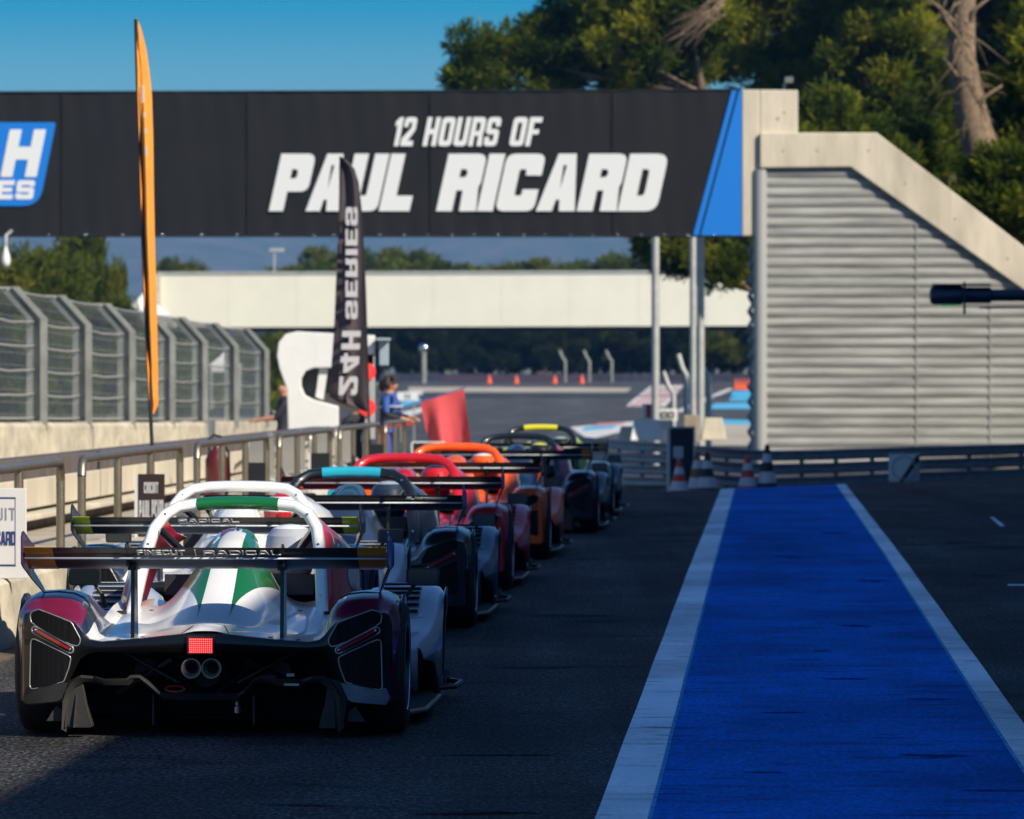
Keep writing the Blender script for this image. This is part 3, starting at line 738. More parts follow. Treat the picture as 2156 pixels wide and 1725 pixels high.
mb = MB(); mb.box((.02,-.0135,.12),(.17,-.0125,.30)); mb.box((-.22,-.013,.43),(.22,.012,.45)); mb.box((-.235,-.013,0),(-.212,.012,.43)); mb.build('print', BW, o)
# crowd barriers
GALV = M('barrier_steel', (.48,.48,.45), .35, metal=.7)
def crowd(s, d, rz, label):
    c = lane(d, s); c.z = GL(-4, s)+.40
    o = empty('crowd_barrier', c, label, 'crowd barrier', 'crowd barriers on the walkway', rz=rz)
    zt = .60; mb = MB(); L_ = 2.3
    pts = [(0,0,.12),(0,0,zt-.12),(0,.03,zt-.03),(0,.12,zt),(0,L_-.12,zt),(0,L_-.03,zt-.03),(0,L_,zt-.12),(0,L_,.12)]
    mb.tube(pts, .021, 8); mb.tube([(0,0,.13),(0,L_,.13)], .018, 8); mb.build('frame', GALV, o, smooth=60)
    mb = MB()
    for k in range(1, 20): mb.tube([(0,L_*k/20,.13),(0,L_*k/20,zt-.01)], .008, 5)
    mb.build('bars', GALV, o, smooth=60)
    for y in (.25, L_-.25):
        mb = MB(); mb.tube([(-.25,y,.012),(0,y,.13),(.25,y,.012)], .015, 6); mb.build('foot', GALV, o)
for i in range(7):
    crowd(61.5+i*2.38, -5.6-.02*i, -LA+R(3 if i % 2 else -2), ['crowd barrier nearest the fire extinguisher','second crowd barrier in the row beyond the extinguisher','crowd barrier below the white signal panel','crowd barrier just left of the dark flag','crowd barrier under the foot of the dark flag','crowd barrier in front of the marshal','last crowd barrier of the row, beside the red post'][i])
tag(MB().tube([lane(-5.35,80,.28), lane(-5.35,80,1.02-.12)], .05, 10).tube([lane(-5.35,80,.9), lane(-4.95,80.3,.93)], .02, 6).build('marker_post', REDM, smooth=60), 'red marker post at the end of the crowd barriers', 'post')
# fire extinguisher
p = lane(-5.5, 57); p.z = GL(-4, 57)+.40
fx = empty('fire_extinguisher', p, 'large dark red fire extinguisher with black hose behind the third railing', 'fire extinguisher')
DRED = M('extinguisher_red', (.10,.008,.009), .4, coat=.3)
MB().lathe([(.001,0),(.11,0),(.115,.03),(.115,.42),(.09,.50),(.035,.54),(.03,.58),(.001,.58)], n=18).build('tank', DRED, fx, smooth=50)
MB().tube([(0,0,.56),(.06,0,.62),(.12,-.02,.50),(.13,-.03,.2),(.10,-.05,.08)], .014, 6).tube([(-.07,0,.5),(-.09,0,.62),(-.03,0,.68),(.05,0,.66)], .012, 6).build('hose', BLACKM, fx, smooth=60)
MB().box((-.06,-.02,.58),(.05,.02,.62)).build('valve', BLACKM, fx, bevel=.005)

# ================================================================ FEATHER FLAGS
def clothgrid(rows, name, mat, parent, sol=.003):
    mb = MB(); mb.loft(rows); return mb.build(name, mat, parent, smooth=180)
ORF = M('orange_cloth', (.80,.31,.045), .7, var=.08); DKF = M('dark_cloth', (.065,.047,.054), .7, var=.2)
YO = 51.0
fo = empty('feather_flag', Vector((P(320,960,YO).x, YO, GL(-4,51)+.40)), 'tall narrow orange feather flag on a black pole, seen nearly edge on', 'flag')
def FO(px, py, dy=0): p = P(px,py,YO); return Vector((p.x,p.y+dy,p.z))-fo.location
rows = []
for py, xl, xr in ((38,285,287),(60,287,295),(100,288,305),(150,290,312),(200,290,318),(300,293,321),(400,296,323),(500,299,325),(600,303,328),(700,307,330),(780,311,331),(830,313,331),(852,316,332),(872,319,323)):
    row = []
    for k in range(9):
        t = k/8; x = xl+(xr-xl)*t
        row.append(FO(x, py, .26*t-.20*sm((t-.25)/.2)*math.exp(-((py-520)/420)**2)+.03*math.sin(py*.03+t*4)))
    rows.append(row)
cl = clothgrid(rows, 'cloth', ORF, fo)
MB().tube([FO(285.5,40,.03), FO(290,200,.03), FO(301,520,.03), FO(314,820,.03), FO(321,960,0), FO(322,1060,0)], .017, 8).build('pole', BLACKM, fo, smooth=60)
mb = MB()
for a, b_ in ((348,385),(400,412),(435,452),(462,478),(520,560)):
    pass
for py0, py1 in ((180,218),(238,248),(272,282),(310,330)):
    mb.box(FO(301+(py0-180)*.05, py1, -.12), FO(305+(py0-180)*.05, py0, -.10))
mb.build('print', PWHT, cl)
YD = 73.0
fd = empty('feather_flag', Vector((P(776,900,YD).x, YD, GL(-4,73)+.40)), 'dark grey feather flag with mirrored white race lettering above the railings', 'flag')
def FD(px, py, dy=0): p = P(px,py,YD); return Vector((p.x,p.y+dy,p.z))-fd.location
prof = [(330,714,716),(338,714.5,727),(350,714,740),(370,714,748),(400,714,754),(450,713,758),(500,712,761),(560,709,765),(620,706,767),(680,704,769),(740,700,771),(800,695,772),(835,693,773),(848,712,774),(858,742,774.5),(868,773,775.5)]
def wob(px, py, t): return .10*math.sin(t*7+py*.012)*t*(1-t)*2 - .1*t
rows = [[FD(xl+(xr-xl)*k/10, py, wob(0, py, k/10)) for k in range(11)] for py, xl, xr in prof]
cl = clothgrid(rows, 'cloth', DKF, fd)
MB().tube([FD(715,331,.02), FD(730,341,.02), FD(744,356,.02), FD(753,385,.02), FD(760,450,.02), FD(768,600,.02), FD(773,760,.02), FD(777,900,.02), FD(778,960,0)], .015, 8).build('pole', BLACKM, fd, smooth=60)
# lettering runs bottom to top, mirrored (we see the back of the cloth)
def flagtext(s, y0, y1, xc0, xc1, hpx):
    # local text x -> upward along flag, text y -> mirrored across
    a = FD(xc0, y0, -.16); b_ = FD(xc1, y1, -.16); L_ = (b_-a).length
    up = (b_-a).normalized(); side = Vector((1,0,0))
    h = hpx*YD/F
    m = Matrix(((up.x, side.x, 0, a.x-h/2), (up.y, 0, 1, a.y), (up.z, side.z, 0, a.z), (0,0,0,1)))
    return text('lettering', s, h, PWHT, m, cl, width=L_, w=.62, t=.2, gap=.12, shear=-.0, depth=.004)
flagtext('24H', 832, 697, 733, 741, 39)
flagtext('SERIES', 690-18, 437, 741, 741, 25)

# ================================================================ SIGNAL PANEL, SIGNAL LIGHTS
YS = 82.0
sp = empty('signal_panel', Vector((P(650,900,YS).x, YS, GL(-4,82)+.40)), 'big white rounded pit exit panel with a dark opening, behind the dark flag', 'signal panel')
def S(px, py, dy=0): p = P(px,py,YS); return Vector((p.x,p.y+dy,p.z))-sp.location
poly = [(607,930),(604,820),(588,776),(583,750),(586,722),(600,704),(625,698),(700,702),(785,706),(785,774),(660,775),(643,782),(634,798),(634,815),(641,832),(660,842),(712,856),(712,930)]
mb = MB(); mb.prism(roundpoly(poly, 3), lambda a, b: S(a,b), lambda a, b: S(a,b,.35)); mb.build('shell', WHITEP, sp, bevel=.02)
mb = MB(); mb.prism([(625,770),(780,770),(760,870),(625,850)], lambda a, b: S(a,b,.36), lambda a, b: S(a,b,.40)); mb.build('back_panel', M('panel_dark', (.05,.05,.05), .6), sp)
mb = MB(); mb.prism([(672,775),(690,776),(680,842),(664,836)], lambda a, b: S(a,b,.1), lambda a, b: S(a,b,.2)); mb.build('brace', WHITEP, sp)
sg = empty('pit_exit_signal', Vector((P(780,930,80.5).x, 80.5, .3)), 'pit exit signal with two red lamps partly behind the dark flag', 'signal light')
def Z(px, py, dy=0): p = P(px,py,80.5); return Vector((p.x,p.y+dy,p.z))-sg.location
MB().box(Z(768,925), Z(789,745,.2)).build('backboard', M('signal_grey', (.35,.36,.37), .5), sg, bevel=.01)
MB().box(Z(765,770), Z(789,706,.22)).build('head_box', WHITEP, sg, bevel=.02)
LR = M('red_lamp', (.60,.03,.03), .4, emit=(1,.05,.04), estr=.35)
for py in (783, 858):
    mb = MB(); mb.lathe([(.125,-.04),(.115,-.06),(.001,-.075)], Z(773,py,0), 'y', 20); mb.build('lamp', LR, sg, smooth=50)
mb = MB(); mb.box(Z(798,770,.0), Z(818,718,.25)); mb.box(Z(792,718,-.25), Z(822,712,.25)); mb.build('side_box', M('pale_blue_box', (.30,.38,.45), .4), sg, bevel=.015)
# ================================================================ TREES
def tufts(lobes, seed, per=120, blade=.21, wid=.017, sub=.5, nsub=14, nbl=4):
    """needle tufts on small clumps gathered in lobes -> (verts, faces) arrays"""
    g = np.random.default_rng(seed); C = []
    for (x, y, z, r) in lobes:
        n = max(4, int(nsub*(r/1.2)**2))
        v = g.normal(size=(n,3)); v /= np.linalg.norm(v, axis=1)[:,None]
        rr = r*g.uniform(.45, 1.0, n)[:,None]
        c = np.array([x,y,z])+v*rr*np.array([1,1,.8]); s = sub*g.uniform(.6,1.25,n)
        C.append(np.c_[c, s])
    C = np.vstack(C); n = len(C)*per
    cl = np.repeat(C, per, axis=0)
    v = g.normal(size=(n,3)); v /= np.linalg.norm(v, axis=1)[:,None]
    pos = cl[:,:3]+v*cl[:,3:4]*(g.uniform(.25,1,n)[:,None]**.6)*np.array([1,1,.75])
    V = []; 
    up = v*.8+np.array([0,0,.75]); up /= np.linalg.norm(up, axis=1)[:,None]
    for b in range(nbl):
        d = up+g.normal(size=(n,3))*.55; d /= np.linalg.norm(d, axis=1)[:,None]
        sd = np.cross(d, g.normal(size=(n,3))); sd /= np.linalg.norm(sd, axis=1)[:,None]
        L_ = blade*g.uniform(.6,1.3,n)[:,None]; W_ = wid*g.uniform(.7,1.3,n)[:,None]
        V.append(np.stack([pos-sd*W_*.6, pos+sd*W_*.6, pos+d*L_+sd*W_, pos+d*L_-sd*W_], axis=1))
    V = np.concatenate(V).reshape(-1,3)
    return V
def quads(name, V, mat, parent):
    n = len(V)//4; me = bpy.data.meshes.new(name)
    me.vertices.add(len(V)); me.vertices.foreach_set('co', V.astype(np.float32).ravel())
    me.loops.add(n*4); me.loops.foreach_set('vertex_index', np.arange(n*4, dtype=np.int32))
    me.polygons.add(n); me.polygons.foreach_set('loop_start', np.arange(0, n*4, 4, dtype=np.int32))
    me.update(calc_edges=True); me.materials.append(mat)
    o = bpy.data.objects.new(name, me); COL.objects.link(o); o.parent = parent; return o
def limbs(path, r0, r1, parent, lobes=(), mat=BARK, seed=0, name='trunk', twigs=0, twigmat=None):
    rr = random.Random(seed); mb = MB(); n = len(path)
    mb.tube(path, [r0+(r1-r0)*i/(n-1) for i in range(n)], 9)
    for (x,y,z,r) in lobes:
        # a limb from the trunk towards each lobe
        best = min(path, key=lambda p: abs(p[2]-(z-.8))+.2*math.hypot(p[0]-x, p[1]-y))
        a = Vector(best); b = Vector((x,y,z)); m = a.lerp(b,.55)+Vector((rr.uniform(-.2,.2), rr.uniform(-.2,.2), rr.uniform(-.3,.1)))
        rad = r0*.38
        mb.tube([a, m, b], [rad, rad*.6, rad*.25], 6)
    return mb.build(name, mat, parent, smooth=60)
def pine(px, Y, trunk, lobes, label, seed, per=150, r0=.22, group=None, nsub=17):
    """lobes in photo units: (px, py, dy, r_px) seen at distance Y"""
    bx = (px-CX)/F*Y; base = Vector((bx, Y, G(bx, Y))); o = empty('pine_tree', base, label, 'tree', group)
    L_ = []
    for (x, y, dy, r) in lobes:
        p = P(x, y, Y+dy)-base; L_.append((p.x, p.y, p.z, r*Y/F))
    quads('crown', tufts(L_, seed, per, nsub=nsub), PINE, o)
    tp = [tuple(P(x, y, Y)-base) for x, y in trunk]; tp = [(0,0,-.3)]+tp
    limbs(tp, r0, r0*.35, o, L_, seed=seed)
    return o
pine(1640, 128, [(1625,900),(1620,620),(1580,430),(1480,200),(1410,-60),(1370,-260)],
     [(1040,150,0,88),(985,172,.3,46),(1100,118,0,62),(1010,95,-.3,40),(1150,170,.4,80),(1220,105,0,95),(1180,40,.5,80),(1250,-10,0,110),(1330,60,-.5,105),(1330,-70,.2,120),(1410,130,.4,95),(1440,10,-.6,110),
      (1420,520,0,62),(1480,500,.5,70),(1550,535,0,66),(1385,505,.4,40),(1520,560,-.4,36),(1400,520,1.2,66),(1460,535,1.6,58),(1520,525,1.2,66),(1565,555,.5,50),(1430,545,.8,46),(1440,420,.6,90),(1540,400,.6,110),(1300,150,.5,80)],
     'big pine behind the right end of the banner with a low limb reaching left', 11)
pine(1660, 134, [(1660,700),(1630,400),(1620,150),(1600,-80),(1590,-300)],
     [(1520,100,0,85),(1590,150,-.4,95),(1560,30,0,100),(1640,60,.3,110),(1700,150,-.2,100),(1650,-60,0,120),(1750,70,.3,110),(1730,220,0,85),(1540,-80,0,120),(1760,-60,.4,130)],
     'tall pine rising directly behind the stepped concrete parapet', 12)
pine(1830, 131, [(1830,760),(1835,450),(1830,200),(1850,-50),(1840,-250)],
     [(1820,180,0,95),(1770,260,.3,70),(1870,260,0,90),(1800,60,.4,110),(1880,80,-.2,100),(1850,-40,0,120),(1920,180,.6,80),(1830,320,.8,80),(1900,330,0,70)],
     'pine with drooping bright tufts above the flat top of the stair wall', 13)
pine(1990, 140, [(1990,760),(2000,500),(2000,200),(1980,-50),(1990,-300)],
     [(1960,300,.8,80),(1920,50,.8,90),(1980,-30,.5,110),(2080,60,.8,110),(2140,-40,0,120),(2010,420,1.2,85),(1950,420,1.0,70),(2150,180,.9,110),(2060,200,1.6,120),(1995,250,-1.2,60),(2000,160,-1.0,60),(1990,330,-1.4,55)],
     'pine in shade behind the bare brown trunk at the upper right', 14)
pine(2170, 127, [(2170,800),(2175,600),(2165,350),(2180,100)],
     [(2130,420,0,85),(2060,390,.4,60),(2190,330,-.3,100),(2100,330,.6,60),(2170,480,0,75),(2040,440,.6,60),(2130,240,.6,75),(2200,180,0,100),(2200,60,0,90),(2095,400,-3.2,55),(2130,450,-3.3,60),(2050,460,-3.2,60),(2150,380,-3.0,50),(2110,350,-2.9,34),(2180,520,-3,60)],
     'bushy pine low behind the sloping parapet at the right edge', 15)
pine(1760, 122, [(1762,760),(1758,450),(1765,330)],
     [(1740,330,0,80),(1800,310,.3,75),(1700,400,0,80),(1850,370,.2,80),(1695,300,-.4,40),(1765,240,.2,60),(1820,440,0,90),(1900,420,.5,70),(1720,262,.3,46)],
     'low dense pine added for shade behind the step of the concrete parapet', 16)  # added pine, placed to shade the low foliage under the footbridge
# the leaning dead trunk with bare hanging twigs
Yd = 125.0
db = Vector((P(2090,900,Yd).x, Yd, G(P(2090,900,Yd).x, Yd)))
dt = empty('dead_tree', db, 'bare pale brown leaning trunk with dry hanging twigs in front of the pines', 'tree')
D = lambda px, py, dy=0: P(px, py, Yd+dy)-db
limbs([D(2150,960), D(2130,700), D(2095,480), D(2070,335), D(2045,240), D(2025,120), D(2030,20), D(2040,-80)], .58, .20, dt, mat=DEADW)
rr = random.Random(3); mb = MB()
for k in range(60):
    y0 = rr.uniform(-30, 300); x0 = 2028+(y0-60)*.13+rr.uniform(-22,22)
    p = D(x0, y0, rr.uniform(-.5,.2)); pts = [p]
    dx = rr.uniform(-.16,.16); dz = rr.uniform(-.28,.02)
    for j in range(5):
        p = p+Vector((dx+rr.uniform(-.08,.08), rr.uniform(-.08,.08), dz+rr.uniform(-.08,.08))); pts.append(p)
    mb.tube(pts, [.02,.016,.012,.009,.006,.004], 4)
for x0, y0, x1, y1 in ((2030,110,1975,10),(2030,70,2090,-10),(2040,200,1985,120),(2020,60,1940,-10),(2050,250,2110,180)):
    mb.tube([D(x0,y0,-.1), D((x0+x1)/2-6,(y0+y1)/2-12,-.3), D(x1,y1,-.2)], [.06,.045,.02], 6)
mb.build('twig', DEADW, dt, smooth=180)
# dry brown spray caught in the pine top
sb = empty('dead_branch', P(1500,30,125.6), 'dry brown dead branch hanging at the top centre of the pines', 'branch')
mb = MB()
for k in range(26):
    p = Vector((rr.uniform(-.1,.3), rr.uniform(-.3,.1), rr.uniform(-.1,.4))); pts = [p]
    d = Vector((-rr.uniform(.08,.26), rr.uniform(-.1,.06), -rr.uniform(.05,.2)))
    for j in range(5): p = p+d+Vector((rr.uniform(-.05,.05), 0, rr.uniform(-.06,.03))); pts.append(p)
    mb.tube(pts, [.016,.013,.010,.008,.006,.004], 4)
mb.tube([(.5,0,.6),(0,0,.1),(-.7,-.1,-.45),(-1.3,-.1,-.75)], [.05,.045,.03,.012], 6)
mb.build('twig', DEADW, sb, smooth=180)

# trees left behind the fence, then the distant row behind the cream bridge
def bush_proto(seed, per=90, blade=.34, wid=.075):
    rr = random.Random(seed); L_ = []
    for k in range(9):
        a = rr.uniform(0, 6.28); q = rr.uniform(.2, 1.7); L_.append((q*math.cos(a), q*math.sin(a), 3.2+rr.uniform(-1.1,1.8)-(q*.35), rr.uniform(.9,1.35)))
    return L_
protos = []
def far_tree(name, loc, label, proto, scale, group, rz=0):
    if proto < len(protos):
        return dup(protos[proto], loc, rz, label, scale)
    L_ = bush_proto(40+proto); o = empty(name, loc, label, 'tree', group, rz)
    quads('crown', tufts(L_, 50+proto, 130, .27, .03, .62, 11, 2), PINE2, o)
    limbs([(0,0,-.4),(.08,.03,1.2),(-.05,0,2.4),(.05,.05,3.6),(0,0,4.6)], .16, .05, o, L_, seed=proto)
    o.scale = scale if isinstance(scale, (tuple, list)) else (scale,)*3
    protos.append(o); return o
def far_at(px, top, Y, label, proto, group, wide=1.0, rz=0):
    x = (px-CX)/F*Y; g = G(x, Y); h = P(px, top, Y).z-g; s = h/5.6
    return far_tree('tree', Vector((x, Y, g)), label, proto, (s*wide, s*wide, s), group, rz)
GRP = 'trees in the distant row behind the cream bridge'
rr = random.Random(9); i = 0
for k in range(3):
    far_at(690+k*40, 540+k*3, 318+k*3, 'dark green tree in the distant row behind the long cream bridge', k, GRP, .85, k)
xs = [670,730,790,850,880,930,985,1040,1090,1140,1185,1230,1280,1310,1350,1400,1450,1500,1545,1600]
tops = {670:530,730:528,790:540,850:524,880:530,930:552,985:548,1040:546,1090:545,1140:550,1185:552,1230:548,1280:538,1310:532,1350:545}
for x in xs:
    for lay in range(2):
        t = tops.get(x, 545)+rr.uniform(-6,6)+lay*16; far_at(x+rr.uniform(-14,14), t, 316+lay*9+rr.uniform(0,6), 'dark green tree in the distant row behind the long cream bridge', (i := i+1) % 3, GRP, rr.uniform(1.0,1.5), rr.uniform(0,6))
for k, x in enumerate(range(805,1600,30)):
    far_at(x+rr.uniform(-15,15), 672+rr.uniform(-14,14), 309+rr.uniform(0,6), 'low dark bush under the far cream bridge', k % 3, GRP, rr.uniform(1.0,1.3), rr.uniform(0,6))
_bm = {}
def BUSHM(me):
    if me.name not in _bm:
        c = me.copy(); c.materials[0] = PINE_SHADED; _bm[me.name] = c
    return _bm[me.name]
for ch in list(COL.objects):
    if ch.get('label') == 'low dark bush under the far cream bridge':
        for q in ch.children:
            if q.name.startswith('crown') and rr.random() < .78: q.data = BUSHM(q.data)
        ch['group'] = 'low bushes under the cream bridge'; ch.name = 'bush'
GL2 = 'trees behind the debris fence'
spec = [(20,520,150,1.0,'leftmost dark pine behind the tall fence, below the banner'),(70,480,156,.8,'dense dark pine second from the left behind the fence'),(120,505,150,.65,'olive green pine behind the fence, between the second and third posts'),
        (185,470,158,.5,'tall pine behind the fence left of the orange flag, darkest of them'),(236,512,152,.36,'yellowish pine touching the orange flag from the left'),(-40,490,155,1.0,'pine cut by the left edge of the frame behind the fence'),
        (365,546,262,.9,'rounded green tree top above the left end of the cream bridge'),(110,600,140,.6,'low green shrub against the fence wires'),(225,598,142,.5,'low shrub with pale twigs beside the tent'),(40,610,141,.8,'low olive shrub behind the leftmost fence panel')]
for k, (x, t, Y, wd, lab) in enumerate(spec):
    o = far_at(x, t, Y, lab, k % 3, GL2, wd, rr.uniform(0,6)); o['group'] = GL2

SH = 'shrubs seen through the debris fence'
for k, x in enumerate(range(-60, 600, 52)):
    Y = 165+rr.uniform(-8,30); xx = (x-CX)/F*Y; hh = P(0, 700+rr.uniform(-14,22)+max(0,x-380)*.12, Y).z-G(xx,Y); s_ = (hh+1.6)/5.6
    o = far_tree('shrub', Vector((xx, Y, G(xx,Y)-1.6*s_)), 'olive green shrub seen through the wire fence', k % 3, (s_*1.25, s_*1.25, s_), SH, rr.uniform(0,6)); o.name = 'shrub'; o['group'] = SH; o['category'] = 'shrub'
# ================================================================ PEOPLE
def person(name, loc, rz, label, V, E, rad, region, mats, group=None):
    o = None
    me = bpy.data.meshes.new(name); me.from_pydata(V, E, []); ob = bpy.data.objects.new(name, me); COL.objects.link(ob)
    ob.modifiers.new('k', 'SKIN')
    if not me.skin_vertices: 
        pass
    for d_, r in zip(me.skin_vertices[0].data, rad): d_.radius = (r, r) if not isinstance(r, tuple) else r
    me.skin_vertices[0].data[0].use_root = True
    q = ob.modifiers.new('u', 'SUBSURF'); q.levels = 2; q.render_levels = 2
    dg = bpy.context.evaluated_depsgraph_get(); m2 = bpy.data.meshes.new_from_object(ob.evaluated_get(dg)); m2.name = name
    bpy.data.objects.remove(ob)
    m2.materials.clear()
    for m in mats: m2.materials.append(m)
    for p in m2.polygons: p.material_index = region(p.center); p.use_smooth = True
    o = bpy.data.objects.new(name, m2); COL.objects.link(o); o.location = loc; o.rotation_euler = (0,0,rz)
    return tag(o, label, 'person', group)
SKIN_ = M('skin', (.46,.22,.13), .55); BLUES = M('blue_suit', (.03,.09,.36), .7, var=.2); DARKS = M('dark_suit', (.015,.018,.03), .75, var=.2); HAIRM = M('brown_hair', (.05,.025,.012), .7)
WSUIT = M('white_trim', (.55,.57,.6), .6)
def body_data(arms, lean=0.0):
    # facing +x ; y is the person's left
    V = [(0,0,.96),(.0,0,1.14),(lean*.5,0,1.32),(lean,0,1.45),(lean+.01,0,1.52),(lean+.03,0,1.58),(lean+.02,0,1.66)]
    E = [(0,1),(1,2),(2,3),(3,4),(4,5),(5,6)]; r = [(.15,.12),(.145,.11),(.16,.12),(.10,.09),.052,.078,.088]
    for s in (1,-1):
        b = len(V); V += [(0,s*.10,.88),(.02,s*.11,.50),(-.01,s*.12,.10),(.12,s*.13,.04)]; E += [(0,b),(b,b+1),(b+1,b+2),(b+2,b+3)]; r += [.10,.066,.045,.035]
    for s, (el, wr) in arms.items():
        b = len(V); sh = (lean-.0, s*.19, 1.40)
        V += [sh, el, wr]; E += [(3,b),(b,b+1),(b+1,b+2)]; r += [.068,.048,.032]
        wv = Vector(wr); d = (wv-Vector(el)).normalized(); pa = wv+d*.07; V.append(tuple(pa)); E.append((b+2,b+3)); r.append((.036,.022))
        sd = d.cross(Vector((0,0,1))).normalized()
        for k in range(4):
            kx = (k-1.5)*.021; a = pa+d*.035+sd*kx; c = a+d*(.030 if k in (1,2) else .022)+Vector((0,0,-.022)); n = len(V)
            V += [tuple(a), tuple(c)]; E += [(b+3,n),(n,n+1)]; r += [.010,.008]
        n = len(V); a = wv+d*.04+sd*.045*(-s); V += [tuple(a), tuple(a+d*.03)]; E += [(b+3,n),(n,n+1)]; r += [.011,.009]
    n = len(V); V.append((lean+.125,0,1.615)); E.append((5,n)); r.append(.014)
    return V, E, r
Ym = 84.0
ml = P(818, 900, Ym); mloc = Vector((ml.x, Ym, GL(-4, 84)+.04))
arms = {1: ((.10,.24,1.16),(.34,.12,1.12)), -1: ((.06,-.25,1.17),(.33,-.10,1.10))}
V, E, rd = body_data(arms, .02)
def reg(c):
    if c.z > 1.50: return 0
    if c.x > .26 and c.z > 1.0 and c.z < 1.25: return 0
    if c.z < 1.06: return 1
    if abs(c.y) > .16 and c.z > 1.22: return 1
    if c.z > 1.24 and c.x > .03: return 1
    return 2
ms = person('person', mloc, R(-18), 'marshal in blue overalls and sunglasses holding the red flag, beside the dark feather flag', V, E, rd, reg, [SKIN_, BLUES, DARKS])
MB().loft([[(.02+.093*math.cos(a)*k-.012, .090*math.sin(a)*k, z) for a in [j*math.pi/8+math.pi*.28 for j in range(12)]] for z, k in ((1.56,.98),(1.62,1.06),(1.69,1.04),(1.735,.72),(1.752,.2))]).ball((-.10,0,1.60), (.05,.05,.08)).build('hair', HAIRM, ms, smooth=180, solid=.012)
MB().box((.085,-.072,1.618),(.118,-.008,1.652)).box((.085,.008,1.618),(.118,.072,1.652)).box((-.02,-.088,1.638),(.1,-.078,1.650)).box((-.02,.078,1.638),(.1,.088,1.650)).box((.10,-.01,1.638),(.116,.01,1.648)).build('sunglasses', BLACKM, ms, bevel=.006)
MB().ball((.0,.092,1.635),(.032,.02,.042)).ball((.0,-.092,1.635),(.032,.02,.042)).tube([(0,.095,1.65),(0,.07,1.74),(0,0,1.765),(0,-.07,1.74),(0,-.095,1.65)], .010, 6).build('headset', BLACKM, ms, smooth=180)
MB().box((-.10,-.20,1.285),(.17,.20,1.31)).build('collar_stripe', WSUIT, ms, bevel=.01)
# red flag in the marshal's hands
RFL = M('red_cloth', (.62,.075,.085), .75, var=.10, scale=2)
Yf = 83.4
fl = empty('hand_flag', P(860,852,Yf), 'plain red flag on a short stick held out over the railing end by the marshal', 'flag')
def FR(px, py, dy=0): p = P(px,py,Yf); return Vector((p.x,p.y+dy,p.z))-fl.location
MB().tube([FR(845,858), FR(886,846), FR(980,816)], .009, 6).build('stick', M('blue_stick', (.08,.10,.3), .5), fl)
rows = []
for k in range(13):
    t = k/12; row = []
    for j in range(15):
        u = j/14; xt = 885+(977-885)*u; yt = 848+(819-848)*u
        xb = 918+(998-918)*u; yb = 985+(975-985)*u
        x = xt+(xb-xt)*t**1.15; y = yt+(yb-yt)*t
        row.append(FR(x, y, .10*math.sin(u*9+1.0+t*1.2)*t**.6+.05*math.sin(u*15+t)*t))
    rows.append(row)
clothgrid(rows, 'cloth', RFL, fl)
# two other helpers near the white panel
arms2 = {1: ((.16,.20,1.18),(.42,.14,1.14)), -1: ((.05,-.24,1.14),(.12,-.2,.9))}
V, E, rd = body_data(arms2, .0)
def reg2(c): return 0 if (c.z > 1.50 or (c.x > .18 and 1.0 < c.z < 1.26)) else 2
pp = P(601, 900, 85.5); person('person', Vector((pp.x, 85.5, GL(-4, 85)+.02)), R(185), 'person in dark clothes half hidden behind the white panel, bare arm out', V, E, rd, reg2, [SKIN_, BLUES, DARKS])
arms3 = {1: ((.05,.25,1.14),(.2,.16,.98)), -1: ((.05,-.25,1.14),(.2,-.16,.98))}
V, E, rd = body_data(arms3, .16)
V = [(x, y, z-.30 if z > .6 else z*.62) for x, y, z in V]
pp = P(742, 900, 84.5); person('person', Vector((pp.x, 84.5, GL(-4, 85)+.06)), R(-60), 'crouching person in black beside the white panel under the dark flag', V, E, rd, lambda c: 0 if c.z > 1.2 else 2, [SKIN_, BLUES, DARKS])
# ================================================================ RACE CARS
def cy(x): return .085*(abs(x)/.86)**8+.03*(x/.86)**2
FZT = [(0,.487),(.10,.486),(.324,.462),(.48,.449),(.535,.458),(.565,.485),(.60,.535),(.72,.567),(.82,.586),(.85,.575),(.862,.545)]
FZB = [(0,.404),(.50,.404),(.537,.400),(.58,.372),(.64,.26),(.665,.17),(.845,.150),(.862,.175)]
def fpt(x, z, off=0.0): return Vector((x, cy(x)-.006-off, z))
def z1(x, y): return (.000739*x-.9515, 1.2284-.000739*y)
def conv_strip(mb, poly, off, n=16, mi=0, flip=1):
    xs = [p[0] for p in poly]; a, b = min(xs)+1e-4, max(xs)-1e-4; secs = []
    for i in range(n+1):
        t = i/n; x = a+(b-a)*(.5-.5*math.cos(math.pi*t)); zs = []
        for (x0, y0), (x1, y1) in zip(poly, poly[1:]+poly[:1]):
            if (x0-x)*(x1-x) <= 0 and x0 != x1: zs.append(y0+(y1-y0)*(x-x0)/(x1-x0))
        if len(zs) < 2: continue
        secs.append([fpt(x*flip, min(zs), off), fpt(x*flip, max(zs), off)])
    mb.loft(secs, mi=mi)
G_UP = roundpoly([z1(*p) for p in ((172,872),(235,852),(448,930),(508,1040),(492,1084),(440,1070),(182,935))], [.03,.02,.035,.03,.02,.03,.02], 4)
G_LO = roundpoly([z1(*p) for p in ((180,1028),(446,1148),(432,1215),(398,1306),(172,1362))], [.02,.02,.03,.02,.02], 4)
L_SL = roundpoly([z1(*p) for p in ((186,975),(205,958),(460,1090),(458,1118),(440,1126),(190,996))], [.012]*6, 3)
L_IN = roundpoly([z1(*p) for p in ((200,975),(212,968),(450,1095),(446,1112),(202,986))], [.006]*5, 3)

